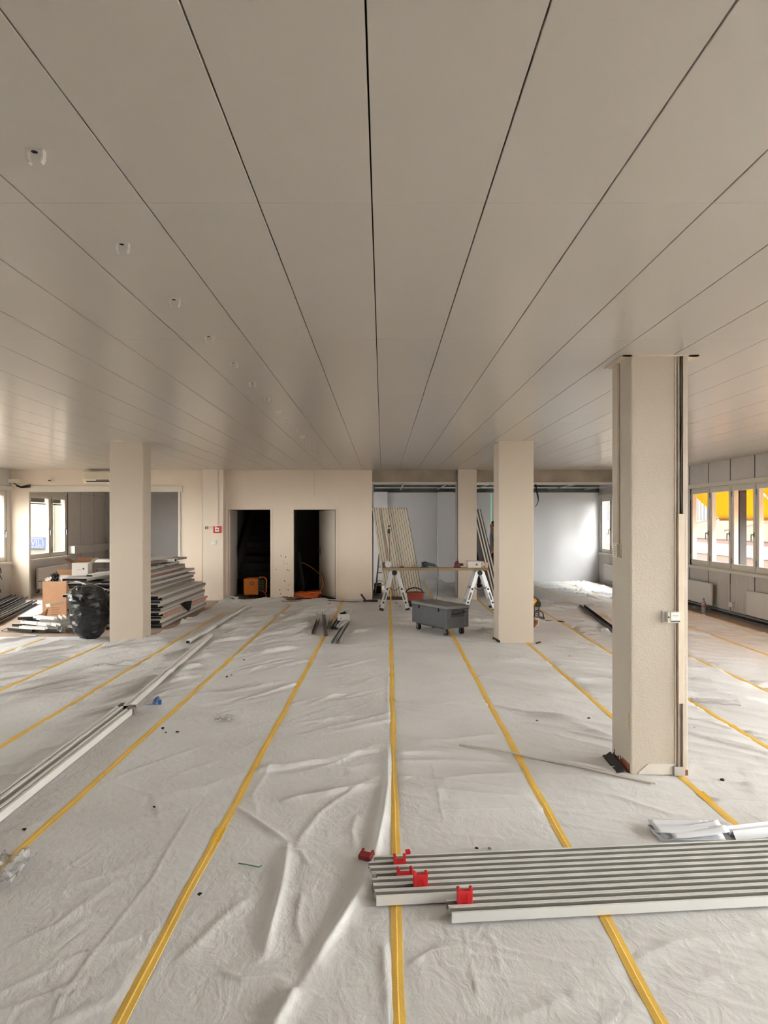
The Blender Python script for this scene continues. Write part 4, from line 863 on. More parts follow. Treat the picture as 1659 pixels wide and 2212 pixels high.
# dark strips on the floor at the far left
for k in range(9):
    a = Vector((-6.42-.10*k+rt.uniform(-.04, .04), 11.7+.1*k, .012+.045*(k % 3))); L = 3.0+.1*(k % 4); d = Vector((-.27+.02*rt.randn(), 1, .0)).normalized()
    if k % 3 == 0: a.z = .012
    r = thing('metal_strip', 'long dark metal strip in the pile by the left windows', 'strip', tuple(a), group='dark strips by the left windows')
    obj('channel', MB().prism([(x-.045, y_) for x, y_ in uprof(.085, .042, .003, .012)], a, a+d*L), [M('strip_dark', (58, 54, 52), .5), traygrey][k % 2], r)
    obj('inner_face', MB().bar(a+d*.02+Vector((0, 0, .008)), a+d*(L-.02)+Vector((0, 0, .008)), .07, .004), black, r)
tag(obj('fleece_remnant', MB().grid(lambda u, v: Vector((-8.1+1.9*u, 12.9+2.6*v, .003+.004*math.sin(u*9+v*5)**2)), 30, 30), fleece, smooth=True), 'pale fleece remnant under the dark strips by the left windows', 'fleece')
# heap of short white and black channel offcuts
hp = [(-5.62, 11.05, .012, .35, .5, 1), (-5.45, 11.15, .012, -.2, .55, 1), (-5.25, 11.0, .012, .1, .5, 1), (-5.05, 11.1, .012, .9, .4, 0), (-5.5, 11.3, .055, -.35, .5, 1), (-5.3, 11.25, .055, .3, .5, 1), (-5.1, 11.3, .055, -.5, .45, 0),
      (-5.35, 11.1, .10, .55, .42, 0), (-5.12, 11.05, .10, .8, .4, 0), (-5.0, 11.25, .10, -.9, .36, 0), (-5.22, 11.4, .10, .15, .5, 0), (-5.5, 11.45, .10, -.1, .45, 1), (-4.98, 10.95, .055, 1.15, .3, 0), (-5.2, 11.25, .145, -.75, .42, 0), (-5.08, 11.35, .145, -.6, .45, 0), (-5.42, 11.35, .145, .45, .4, 0), (-5.66, 11.25, .055, .1, .4, 1), (-4.92, 11.3, .012, .4, .4, 1), (-5.3, 11.15, .19, .35, .42, 0), (-5.05, 11.2, .19, 1.0, .34, 0), (-5.55, 11.2, .10, .5, .4, 0), (-4.85, 11.1, .055, .65, .36, 0), (-5.15, 11.1, .055, -.25, .5, 0), (-5.4, 10.98, .055, .2, .45, 0), (-5.62, 11.38, .15, -.4, .4, 1)]
for k, (x, y, z_, an, L, bl) in enumerate(hp):
    d = Vector((math.cos(an), -math.sin(an), .03*math.sin(k))); a = Vector((x, y, z_))-d*L/2+Vector((0, 0, .01))
    r = thing('channel_offcut', 'short black-lined channel offcut in the heap beside the bag' if bl else 'short white channel offcut in the heap beside the bag', 'offcut', tuple(a), group='channel offcuts beside the bag')
    obj('channel', MB().prism([(x_-.035, y_) for x_, y_ in uprof(.07, .042, .003, .01)], a, a+d*L), black if bl else white_m, r)
    if bl: obj('white_face', MB().bar(a+Vector((0, 0, .044)), a+d*L+Vector((0, 0, .044)), .066, .003), tray_m, r)
tag(obj('white_offcut', MB().bar((-5.42, 10.72, .012), (-5.2, 10.66, .012), .07, .014), white_m), 'single flat white offcut at the edge of the fleece', 'offcut')
tag(obj('cardboard_scrap', MB().grid(lambda u, v: Vector((-6.05+.4*u, 11.7+.1*v+.2*u, .02+.25*u*v+.03*math.sin(u*6))), 8, 4), cardb_d, smooth=True, solid=.005), 'torn brown cardboard scrap leaning in the left pile', 'cardboard')
tag(obj('wire_scrap', MB().tube([(-5.95, 11.1, .015), (-5.8, 11.05, .02), (-5.7, 11.12, .05), (-5.88, 11.16, .06), (-5.95, 11.08, .02)], .005, 6), black, smooth=True), 'thin black wire loop in front of the offcut heap', 'wire')

# cardboard box
q = F(120, 1337); r = thing('cardboard_box', 'tall brown cardboard box with torn rubbish at the top', 'box', (q.x, q.y+.2, .004), -.10); W_, D_, H_ = .45, .40, .66
t_ = .006
m = MB()
m.box((-W_/2, -D_/2, 0), (W_/2, -D_/2+t_, H_)); m.box((-W_/2, D_/2-t_, 0), (W_/2, D_/2, H_)); m.box((-W_/2, -D_/2, 0), (-W_/2+t_, D_/2, H_)); m.box((W_/2-t_, -D_/2, 0), (W_/2, D_/2, H_)); m.box((-W_/2, -D_/2, 0), (W_/2, D_/2, t_))
obj('carton', m, cardb, r, local=True)
obj('flap', MB().obox((.04, D_/2+.0, H_+.09), (W_, t_, .18), Rx(-.15)@Rz(.05)), cardb_d, r, local=True); obj('flap', MB().obox((W_/2+.08, .02, H_+.03), (.17, D_, t_), Ry(.5)), cardb_d, r, local=True)
obj('parcel_tape', BX((-.08, -D_/2-.002, H_*.36), (W_/2+.001, -D_/2, H_*.40)), M('grey_parcel_tape', (132, 128, 122), .4), r, local=True).rotation_euler = (0, -.22, 0)
obj('address_label', MB().obox((-.12, -D_/2-.0015, .235), (.085, .002, .055), Ry(-.2)), white_m, r, local=True)
for k in range(5): obj('printed_line', BX((-.06+.01*(k % 2), -D_/2-.001, .19-.028*k), (.10-.015*(k % 3), -D_/2+.0005, .197-.028*k-(.02 if k == 4 else 0))), M('brown_print', (120, 84, 62), .9), r, local=True)
t = thing('packing_roll', 'rolled white packing sheet in the tall cardboard box', 'packing', (q.x+.1, q.y+.2, .66)); obj('sheet', MB().cyl((q.x-.02, q.y+.12, .70), (q.x+.33, q.y+.16, .68), .075, 14, .085), M('pale_packing', (196, 192, 188), .7), t, smooth=True); obj('core', MB().cyl((q.x+.325, q.y+.16, .68), (q.x+.334, q.y+.16, .68), .06, 14), traygrey, t)
crumple('torn_film', 'torn black and white film on the cardboard box rim', 'film', (q.x-.04, q.y+.08, .66), (.09, .09, .11), black, 4.2)
crumple('torn_foil', 'torn white foil on the cardboard box rim', 'film', (q.x-.13, q.y+.06, .655), (.10, .05, .06), whitecard, 8.2)
tag(obj('thin_rod', MB().cyl((q.x-.36, q.y+.1, .655), (q.x-.1, q.y+.12, .675), .006, 6), black), 'thin dark rod sticking out of the cardboard box', 'rod')
# white carton on the heap
r = thing('white_carton', 'open white carton standing on the tray heap', 'box', (-5.12, 12.1, .81), .12); W_, D_, H_ = .26, .26, .22; m = MB()
m.box((-W_/2, -D_/2, 0), (W_/2, -D_/2+.004, H_)); m.box((-W_/2, D_/2-.004, 0), (W_/2, D_/2, H_)); m.box((-W_/2, -D_/2, 0), (-W_/2+.004, D_/2, H_)); m.box((W_/2-.004, -D_/2, 0), (W_/2, D_/2, H_)); m.box((-W_/2, -D_/2, 0), (W_/2, D_/2, .004)); obj('carton', m, whitecard, r, local=True)
obj('flap', MB().obox((W_/2+.06, 0, H_+.03), (.15, D_, .004), Ry(-.75)), whitecard, r, local=True); obj('flap', MB().obox((-W_/2-.06, 0, H_+.03), (.13, D_, .004), Ry(.5)), cardb_d, r, local=True); obj('flap', MB().obox((0, D_/2+.03, H_+.04), (W_, .1, .004), Rx(.9)), cardb_d, r, local=True)
obj('print_mark', MB().cyl((.06, -D_/2-.001, .12), (.06, -D_/2, .12), .018, 8), M('print_mark', (92, 84, 88), .8), r, local=True); obj('print_line', BX((-.04, -D_/2-.001, .10), (.03, -D_/2, .108)), M('print_grey', (140, 140, 140), .7), r, local=True)
# rubbish bag
bp_ = [(0, .08), (.02, .14), (.08, .19), (.2, .235), (.35, .275), (.48, .285), (.6, .265), (.69, .225), (.755, .17), (.785, .09), (.78, .0)]
def bagpt(u, v):
    a = 2*math.pi*u; t_ = v*(len(bp_)-1); k_ = min(int(t_), len(bp_)-2); f_ = t_-k_
    z_ = bp_[k_][0]*(1-f_)+bp_[k_+1][0]*f_; r_ = bp_[k_][1]*(1-f_)+bp_[k_+1][1]*f_; d = Vector((math.cos(a), math.sin(a), z_*3))
    n1 = 1-abs(noise.noise(Vector((d.x*1.6, d.y*1.6, z_*9))))*2; n2 = 1-abs(noise.noise(Vector((d.x*3+7, d.y*3, z_*20))))*2; n3 = noise.noise(d*1.3)
    r_ = r_*(1+.06*n1+.05*n2+.13*n3)
    return Vector((-4.29+r_*d.x-.10*max(0, z_-.3), 10.43+r_*d.y*.9, max(.012, z_+.012+.03*n3*(z_ > .6)+.008*n2)))
b = MB().grid(bagpt, 96, 80); bag = thing('rubbish_bag', 'full black rubbish bag in front of the offcut heap', 'bag', (-4.3, 10.42, 0)); obj('bag_body', b, bagm, bag, smooth=True)
obj('knot', MB().ell((-4.40, 10.38, .775), (.10, .06, .035), 16, 10, lambda d: .8+.4*noise.noise(d*3)), bagm, bag, smooth=True)

# ------------------------------------------------------------------ things at the doorways
cp = thing('compressor', 'orange site compressor with dark grille in the left doorway', 'compressor', (-2.75, 16.3, .0))
x0, x1, y0, y1 = -3.16, -2.66, 16.12, 16.5
m = MB().prism([(0, .06), (0, .36), (.05, .44), (.38, .44), (.38, .06)], (x0, y0, 0), (x0+.34, y0, 0)); m.v = [(x, y0+(y0-y)+.0, z_) for x, y, z_ in m.v]
obj('housing', BX((x0, y0, .05), (x0+.34, y1, .43)), orange, cp, bevel=.03); obj('grille_panel', BX((x0+.34, y0+.01, .08), (x1-.02, y1-.02, .41)), black, cp, bevel=.01)
for k in range(6): obj('grille_bar', BX((x0+.345, y0+.004, .11+.05*k), (x1-.03, y0+.012, .125+.05*k)), greyp, cp)
obj('gauge', MB().cyl((x0+.2, y0-.02, .32), (x0+.2, y0+.01, .32), .045, 14), reddark, cp); obj('gauge_face', MB().cyl((x0+.2, y0-.024, .32), (x0+.2, y0-.018, .32), .028, 12), M('dial_grey', (150, 120, 110), .5), cp)
obj('handle', MB().tube([(x1-.03, y0, .10), (x1+.02, y0, .12), (x1+.03, y0, .4), (x1-.02, y0, .46), (x0+.36, y0+.02, .46)], .016, 8), orange, cp, smooth=True)
for x in (x0+.06, x0+.30):
    for y in (y0+.06, y1-.06): obj('foot', MB().cyl((x, y, 0), (x, y, .06), .025, 8), black, cp)
obj('hose', MB().tube([(x0+.36, y0-.02, .12), (x1-.06, y0-.06, .16), (x1, y0-.04, .1), (x1+.03, y0-.02, .02), (x1+.05, y0-.1, .012)], .012, 8), orangec, cp, smooth=True)
cc = thing('cable_coil', 'coil of orange cable on the sill of the right doorway', 'cable', (-1.66, 15.95, 0))
for k in range(6):
    c_ = Vector((-1.68+rt.uniform(-.06, .06), 15.93+rt.uniform(-.04, .04), .025+.022*k)); ra, rb = .27+.02*rt.randn(), .17+.02*rt.randn()
    obj('cable_loop', MB().tube([c_+Vector((ra*math.cos(a), rb*math.sin(a), .015*math.sin(3*a+k))) for a in [2*math.pi*i/26 for i in range(27)]], .014, 6), orangec, cc, smooth=True)
pts = [A(650, 1214, 16.9), A(662, 1219, 16.85), A(675, 1227, 16.7), A(686, 1236, 16.55), A(694, 1244, 16.4), Vector((-1.35, 16.15, .3)), Vector((-1.45, 16.0, .06))]
tag(obj('orange_hose', MB().tube(pts, .013, 8), orangec, smooth=True), 'orange hose arching down inside the right doorway', 'hose')
tag(obj('leaning_board', MB().bar((-1.82, 16.62, 0), (-1.98, 16.85, .98), .13, .05, up=(1, 0, 0)), black), 'black board leaning inside the right doorway', 'board')
tag(obj('dark_meter', BX((-2.158, 16.5, 1.58), (-2.10, 16.62, 1.76)), black), 'small black box on the wall inside the right doorway', 'meter')
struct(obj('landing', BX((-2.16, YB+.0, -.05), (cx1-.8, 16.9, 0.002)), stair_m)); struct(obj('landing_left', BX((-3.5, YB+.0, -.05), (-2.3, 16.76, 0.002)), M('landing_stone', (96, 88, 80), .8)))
for k, (x, y) in enumerate([(618, 1296), (632, 1297), (645, 1295)]):
    q = F(x, y); tag(obj('brown_paper', MB().grid(sheet_fn((q.x, q.y), .26, .16, k, .05, 5.5+k), 10, 8), cardb_d, smooth=False, solid=.003), 'crumpled brown paper between the two doorways', 'paper', 'brown papers between the doorways')
tag(obj('yellow_scrap', MB().bar(F(586, 1290, .05), F(592, 1297), .035, .004), yellow), 'torn yellow tape end at the left doorway corner', 'tape')
tag(obj('floor_cable', MB().tube([F(592, 1297, .012), F(620, 1299, .012), F(660, 1298, .012), F(700, 1297, .012), F(727, 1298, .012), F(760, 1300, .012), F(800, 1299, .012), F(815, 1300, .012)], .008, 6), black, smooth=True), 'black cable along the foot of the door wall', 'cable')
t = thing('black_tool', 'black hand tool with raised handle at the wall corner', 'tool', tuple(F(800, 1301))); q = F(800, 1301)
obj('plate', MB().obox((q.x, q.y, .03), (.30, .12, .04), Rz(.2)), black, t, bevel=.01); obj('handle', MB().bar((q.x-.10, q.y, .04), (q.x-.20, q.y+.02, .17), .03, .03), black, t)
tag(obj('white_scrap', MB().grid(sheet_fn(F(490, 1296), .5, .2, .1, .05, 2.5), 12, 8), fleece, smooth=True, solid=.003), 'bunched fleece end at the left doorway', 'fleece')

# ------------------------------------------------------------------ leaning partition panels
al = math.radians(8.6)
PLAB = 'cream partition panel, %s of the leaning row from the door wall end'
pm = mesh_of('panel_core', MB().box((0, 0, .006), (.041, .95, 2.03)), M('panel_cream', (214, 204, 186), .6, var=.03), False)
pe = mesh_of('panel_face', MB().box((.041, .006, 0), (.0535, .946, 2.036)), M('panel_edge_dark', (70, 60, 52), .7), False)
pg = mesh_of('edge_groove', MB().box((.017, -.0012, .006), (.024, .002, 2.03)), M('panel_groove', (160, 148, 130), .7), False)
for k in range(15):
    r = thing('partition_panel', PLAB % ORD[k], 'panel', (.075+.0555*k, 15.72+.012*rt.randn(), .012), 0, 'cream panels leaning at the door wall end'); r.rotation_euler = (0, -(al+.0022*k), 0)
    for n_, me in (('panel_core', pm), ('panel_face', pe), ('edge_groove', pg)):
        o = bpy.data.objects.new(n_, me); COL.objects.link(o); o.parent = r
tag(obj('base_timber', BX((-.05, 15.55, .004), (.46, 15.66, .07)), M('dark_timber', (70, 52, 40), .8)), 'dark timber lying in front of the cream panels', 'timber')
al2 = math.radians(13.6)
for k in range(3):
    r = thing('dark_edged_panel', 'black-edged panel, %s from the far column it leans on' % ORD[k], 'panel', (2.50+.067*k, 16.0, .012), 0, 'black-edged panels leaning on the far column'); r.rotation_euler = (0, -al2, 0)
    obj('panel_core', BX((.008, 0, 0), (.040, .9, 2.03)), tray_m if k else M('panel_cream', (214, 204, 186)), r, local=True); obj('panel_face', BX((.040, -.002, 0), (.058, .9, 2.035)), black, r, local=True); obj('panel_back', BX((-.004, -.002, 0), (.008, .9, 2.035)), black, r, local=True)
# ladder behind the panels
def ladder_rails(root, p0, p1, wdir, wid, rungs, mat=alu, rw=.055, rt_=.022):
    p0, p1, wd = Vector(p0), Vector(p1), Vector(wdir).normalized()
    for s_ in (-1, 1): obj('stile', MB().bar(p0+wd*s_*wid/2, p1+wd*s_*wid/2, rw, rt_, up=wd), mat, root)
    for k in range(rungs):
        q_ = p0.lerp(p1, (k+.7)/rungs); obj('rung', MB().bar(q_-wd*wid/2, q_+wd*wid/2, .03, .03), mat, root)
ld = thing('step_ladder', 'aluminium step ladder standing behind the cream panels', 'ladder', (-.05, 17.0, 0))
ladder_rails(ld, (.04, 16.85, .012), (.22, 17.3, 1.75), (1, .25, 0), .42, 6); ladder_rails(ld, (.03, 17.75, .012), (.22, 17.33, 1.74), (1, .25, 0), .42, 5)
tag(obj('black_case', BX((-.20, 17.0, .004), (-.02, 17.2, .24)), black, bevel=.02), 'small black case beside the step ladder', 'case')

# trestle: two folding ladders, a plank and what lies on it
def trestle(label, xc, y0, y1, spread, h_):
    r = thing('folding_ladder', label, 'ladder', (xc, (y0+y1)/2, 0))
    for s_ in (-1, 1):
        for y in (y0, y1):
            top = Vector((xc+s_*.045, y+(.1 if y == y0 else -.1)*.6, h_)); bot = Vector((xc+s_*spread, y, .02))
            st_ = obj('stile', MB().bar(bot, top, .026, .075, up=(1, 0, 0)), alu, r, bevel=.004)
            d = (top-bot).normalized(); obj('foot', MB().bar(bot-d*.012, bot+d*.04, .034, .085, up=(1, 0, 0)), black, st_)
            for f_ in (.2, .55):
                c_ = bot.lerp(top, f_); obj('rung_cap', MB().cyl(c_+Vector((0, -.018, 0)), c_+Vector((0, -.010, 0)), .02, 10), black, st_)
            if y == y0: obj('sticker', MB().bar(bot.lerp(top, .27)+Vector((0, -.0145, 0)), bot.lerp(top, .46)+Vector((0, -.0145, 0)), .002, .03, up=(1, 0, 0)), ladder_lbl, st_)
        for f_ in (.2, .55):
            a_ = Vector((xc+s_*spread, y0, .02)).lerp(Vector((xc+s_*.045, y0+.06, h_)), f_); b2 = Vector((xc+s_*spread, y1, .02)).lerp(Vector((xc+s_*.045, y1-.06, h_)), f_); obj('rung', MB().bar(a_, b2, .03, .03), alu, r)
    for y in (y0+.06, y1-.06): obj('hinge', MB().cyl((xc, y-.03, h_-.02), (xc, y+.03, h_-.02), .05, 12), black, r)
    obj('top_bar', BX((xc-.06, y0+.03, h_), (xc+.06, y1-.03, h_+.02)), alu, r)
    obj('strap', MB().tube([(xc-spread*.45, y0+.02, h_*.6), (xc, y0, h_*.52), (xc+spread*.45, y0+.02, h_*.62)], .006, 6), black, r)
    return r
trestle('folding aluminium ladder under the plank near the red bucket', .235, 13.66, 14.16, .255, .755)
trestle('folding aluminium ladder under the plank beside the smooth column', 1.885, 13.66, 14.16, .285, .755)
plank = tag(obj('plank', BX((.0, 13.78, .776), (2.06, 14.05, .822)), wood, bevel=.004), 'wooden plank laid across the two folding ladders', 'plank')
PT = .822
gd = thing('angle_grinder', 'dark green angle grinder with cable on the plank', 'angle grinder', (.87, 13.88, PT))
gg = M('grinder_green', (54, 84, 78), .5)
obj('motor_body', MB().cyl((.86, 13.88, PT+.075), (1.03, 13.88, PT+.045), .036, 14, .03), gg, gd, smooth=True); obj('gear_head', MB().ell((.83, 13.88, PT+.07), (.065, .05, .055), 14, 10), black, gd, smooth=True); obj('guard', MB().cyl((.83, 13.88, PT+.004), (.83, 13.88, PT+.022), .075, 18), greyp, gd); obj('spindle', MB().cyl((.83, 13.88, PT+.02), (.83, 13.88, PT+.06), .022, 10), steel, gd); obj('side_handle', MB().cyl((.80, 13.86, PT+.09), (.77, 13.80, PT+.10), .016, 10), black, gd)
obj('power_cord', MB().tube([(1.03, 13.88, PT+.045), (1.07, 13.80, PT+.02), (1.08, 13.75, PT-.06), (1.075, 13.75, .55), (1.065, 13.78, .3), (1.04, 13.85, .06), (.98, 14.0, .012), (.9, 14.3, .012)], .006, 6), black, gd, smooth=True)
sd = thing('hand_sander', 'dark red hand sander on the plank by the far column', 'sander', (1.47, 13.9, PT)); obj('body', BX((1.41, 13.85, PT+.02), (1.52, 13.95, PT+.09)), M('sander_red', (104, 44, 40), .5), sd, bevel=.018); obj('grip', MB().cyl((1.43, 13.9, PT+.085), (1.49, 13.9, PT+.115), .028, 10), M('sander_red', (104, 44, 40)), sd, smooth=True); obj('pad', BX((1.40, 13.85, PT), (1.53, 13.95, PT+.022)), black, sd); obj('dust_bag', MB().ell((1.55, 13.9, PT+.06), (.04, .03, .03), 10, 8), M('tool_brown', (96, 66, 50)), sd, smooth=True)
r = thing('plank_carton', 'small white open box at the plank end', 'box', (1.79, 13.9, PT), .1); m = MB()
for lo, hi in (((-.13, -.08, 0), (.13, .08, .004)), ((-.13, -.08, 0), (.13, -.076, .12)), ((-.13, .076, 0), (.13, .08, .12)), ((-.13, -.08, 0), (-.126, .08, .12)), ((.126, -.08, 0), (.13, .08, .13))): m.box(lo, hi)
obj('carton', m, whitecard, r, local=True); obj('print_mark', MB().cyl((.04, -.0815, .065), (.04, -.08, .065), .02, 8), M('print_mark', (92, 84, 88)), r, local=True); obj('lid_flap', MB().obox((0, .11, .12), (.25, .07, .003), Rx(.3)), whitecard, r, local=True)
crumple('packing_paper', 'crumpled pale paper beside the box on the plank', 'paper', (1.96, 13.92, PT), (.06, .06, .09), whitecard, 3.4)
tag(obj('wood_block', MB().obox((2.03, 13.95, PT+.05), (.06, .09, .10), Rz(.3)), woodl), 'light wooden block at the end of the plank', 'block')
r = thing('jigsaw', 'brown and white circular tool at the left plank end', 'tool', (.10, 13.9, PT)); obj('motor', MB().cyl((.05, 13.86, PT+.06), (.05, 13.98, PT+.06), .055, 14), M('tool_brown', (96, 66, 50), .6), r); obj('disc', MB().cyl((.11, 13.84, PT+.07), (.11, 13.852, PT+.07), .065, 18), whitecard, r); obj('handle', MB().tube([(.04, 13.85, PT+.11), (.10, 13.85, PT+.135), (.17, 13.85, PT+.10), (.18, 13.85, PT+.03)], .013, 8), whitecard, r, smooth=True); obj('base', BX((.02, 13.84, PT), (.19, 13.97, PT+.012)), steel, r)
r = thing('chisel', 'chisel with dark handle lying on the plank', 'chisel', (.34, 13.85, PT)); obj('handle', MB().cyl((.33, 13.82, PT+.016), (.42, 13.82, PT+.016), .014, 10), M('tool_brown', (96, 66, 50)), r); obj('blade', BX((.24, 13.81, PT+.002), (.335, 13.832, PT+.010)), steel, r)
pl = thing('prop_pole', 'thin brown telescopic prop leaning on the cream panels', 'pole', (.20, 15.45, 0))
p0, p1 = A(844, 1296, 15.42), A(840, 1140, 15.55); p0.z = .012; obj('outer_tube', MB().cyl(p0, p0.lerp(p1, .3), .017, 10), yellow, pl); obj('inner_tube', MB().cyl(p0.lerp(p1, .3), p1, .012, 10), M('brown_steel', (138, 92, 58), .5), pl); obj('clamp', MB().cyl(p1+Vector((0, 0, -.12)), p1+Vector((0, 0, -.03)), .028, 10), black, pl); obj('head', MB().bar(p1+Vector((-.02, 0, .03)), p1+Vector((.05, 0, .045)), .03, .025), black, pl); obj('head_pin', MB().cyl(p1+Vector((0, 0, -.03)), p1+Vector((0, 0, .04)), .008, 8), black, pl)
bk = thing('bucket', 'brick red plastic bucket with black handles behind the chest', 'bucket', (.67, 14.36, .004))
obj('shell', MB().lathe([(.12, 0), (.155, .12), (.175, .27), (.185, .275), (.183, .29), (.170, .285), (.150, .12), (.115, .01)], (.67, 14.36, .008), 24), bucket_m, bk, smooth=True)
for s_ in (-1, 1): obj('handle', MB().tube([(.67+s_*.17*math.cos(a)-.02, 14.36-.05*s_, .285+.10*math.sin(a)) for a in [math.pi*i/10 for i in range(11)]], .010, 6), black, bk, smooth=True)
obj('lower_band', MB().lathe([(.125, 0), (.158, .12), (.159, .13), (.12, .13)], (.67, 14.36, .006), 24), black, bk, smooth=True)
tag(obj('thin_cable', MB().tube([(.28, 15.0, .012), (.35, 14.7, .012), (.42, 14.5, .012), (.34, 14.35, .012), (.46, 14.2, .012), (.5, 14.05, .012)], .006, 6), black, smooth=True), 'thin dark cable on the floor under the trestle', 'cable')

# wheeled chest
ca = math.atan2(.53, .85); ch = thing('tool_chest', 'dark grey wheeled tool chest with lid and side handle', 'chest', (.96, 10.6, 0), ca)
L_, W_, Z0, Z1 = .92, .42, .125, .46          # local x = width direction, y = length direction
obj('body', BX((0, 0, Z0), (W_, L_, Z1-.05)), greyp, ch, local=True, bevel=.008); obj('lid', BX((-.008, -.008, Z1-.05), (W_+.008, L_+.008, Z1)), greyl, ch, local=True, bevel=.008)
obj('seam_lip', BX((-.004, -.004, Z1-.058), (W_+.004, L_+.004, Z1-.049)), black, ch, local=True)
for y in (.2, .72): obj('lock', BX((-.016, y-.012, Z1-.10), (-.002, y+.012, Z1-.045)), black, ch, local=True)
hd = obj('handle', MB().tube([(.10, -.002, Z1-.11), (.10, -.045, Z1-.12), (.13, -.05, Z1-.125), (.30, -.05, Z1-.10), (.32, -.045, Z1-.095), (.32, -.002, Z1-.09)], .011, 8), black, ch, smooth=True, local=True)
obj('handle_plate', BX((.09, -.004, Z1-.17), (.33, 0, Z1-.06)), M('chest_dark', (52, 54, 56), .5), ch, local=True); obj('handle_bar', BX((.335, -.006, .17), (.350, 0, Z1-.12)), greyl, ch, local=True)
obj('skid', BX((.02, .10, .105), (W_-.02, L_-.10, Z0)), black, ch, local=True)
for x, y in ((.06, .10), (W_-.06, .10), (.06, L_-.10), (W_-.06, L_-.10)):
    f_ = obj('castor', MB().box((x-.03, y-.03, .105), (x+.03, y+.03, .118)).bar((x-.024, y, .05), (x-.024, y, .112), .04, .004, up=(1, 0, 0)).bar((x+.024, y, .05), (x+.024, y, .112), .04, .004, up=(1, 0, 0)), steel, ch, local=True); obj('wheel', MB().cyl((x-.018, y, .054), (x+.018, y, .054), .048, 18), black, f_, local=True)
    obj('axle', MB().cyl((x-.03, y, .054), (x+.03, y, .054), .01, 8), alu, f_, local=True)

# yellow tool beside the smooth column
yt = thing('yellow_saw', 'yellow and black bench tool half hidden by the smooth column', 'power tool', (2.62, 12.6, 0))
obj('motor_housing', MB().ell((2.62, 12.6, .30), (.13, .10, .09), 16, 10), yellow, yt, smooth=True); obj('grip', MB().tube([(2.60, 12.6, .36), (2.68, 12.6, .38), (2.76, 12.6, .33), (2.80, 12.6, .28)], .022, 8), black, yt, smooth=True); obj('head', BX((2.70, 12.52, .22), (2.80, 12.66, .31)), black, yt, bevel=.015); obj('battery', BX((2.50, 12.54, .18), (2.64, 12.66, .25)), black, yt, bevel=.01)
for x in (2.70, 2.78): obj('guide_post', MB().cyl((x, 12.6, .03), (x, 12.6, .24), .012, 8), steel, yt)
for k in range(3): obj('spring', MB().tube([(2.74+.03*math.cos(a), 12.58+.03*math.sin(a), .06+.012*a/6.28*2+.04*k) for a in [i*.6 for i in range(12)]], .005, 6), black, yt, smooth=True)
obj('base_plate', BX((2.46, 12.48, .004), (2.86, 12.72, .03)), greyp, yt, bevel=.006); obj('fence', MB().tube([(2.66, 12.47, .03), (2.68, 12.47, .13), (2.75, 12.47, .17), (2.82, 12.47, .12), (2.84, 12.47, .03)], .01, 8), black, yt, smooth=True)
q = F(1159, 1354); tag(obj('wood_offcut', MB().obox((q.x, q.y+.06, .075), (.07, .10, .14), Rz(.2)), woodl, bevel=.003), 'pale wooden block on end beside the smooth column', 'block')
tag(obj('clamp_foot', MB().bar(F(1150, 1352, .15), F(1158, 1343, .10), .06, .05), M('tool_brown', (96, 66, 50))), 'brown clamp piece on the floor by the smooth column', 'clamp')
tag(obj('black_rod', MB().tube([F(1163, 1342, .015), F(1180, 1341, .02), F(1210, 1342, .015), F(1227, 1345, .012)], .010, 6), black, smooth=True), 'thin black rod on the fleece beside the smooth column', 'rod')

# ------------------------------------------------------------------ radiators, bottle, sockets on the window wall
def radiator(label, x, y0, y1, z0=.14, z1=.55, side=-1):
    r = thing('radiator', label, 'radiator', (x, (y0+y1)/2, z0)); xa, xb_ = sorted((x+side*.10, x+side*.16))
    obj('front_panel', BX((xa, y0, z0), (xb_, y1, z1)), rad_m, r, bevel=.012); obj('top_grille', BX((xa+.005, y0+.01, z1-.004), (xb_-.005, y1-.01, z1+.006)), rad_m, r)
    for y in (y0+.2, y1-.2): obj('wall_bracket', BX((min(x+side*.013, x+side*.101), y-.02, z0+.1), (max(x+side*.013, x+side*.101), y+.02, z1-.05)), frame_m, r)
    v = MB(); xm = (xa+xb_)/2; v.tube([(xm, y0+.08, z0), (xm, y0+.08, z0-.07), (xm, y0-.05, z0-.08)], .012, 8); obj('pipe', v, greyp, r, smooth=True)
    obj('valve', MB().cyl((xm, y0+.08, z0-.07), (xm-side*.0, y0-.0, z0-.07), .028, 10), steel, r); return r
radiator('white panel radiator partly hidden behind the near column', XR, 13.42, 14.85); radiator('white panel radiator beyond the wall socket', XR, 10.6, 12.08); radiator('white radiator under the back room window', XR-.15, 17.9, 19.4)
radiator('white radiator under the window of the side room', XL, 16.6, 18.2, .14, .62, 1)
struct(obj('wall_foot_shadow', MB().cyl((XR-.09, YK+.1, .05), (XR-.09, YB+.6, .05), .022, 8), black));  # black tube stands in for the dark shadow gap along the wall foot
bt = thing('water_bottle', 'clear plastic bottle with red label by the radiator', 'bottle', (5.98, 13.35, 0)); q = F(1520, 1324); bt.location = (q.x, q.y, .004)
bc = M('bottle_plastic', (150, 150, 152), .15, var=.05); obj('bottle_body', MB().lathe([(.036, 0), (.04, .01), (.04, .17), (.03, .21), (.013, .235), (.013, .25)], (0, 0, 0), 16), bc, bt, smooth=True, local=True); obj('label_band', MB().lathe([(.0405, .10), (.0412, .102), (.0412, .145), (.0405, .148)], (0, 0, 0), 16), M('label_red', (176, 90, 74), .6), bt, local=True); obj('cap', MB().cyl((0, 0, .25), (0, 0, .27), .016, 12), greyp, bt, local=True)
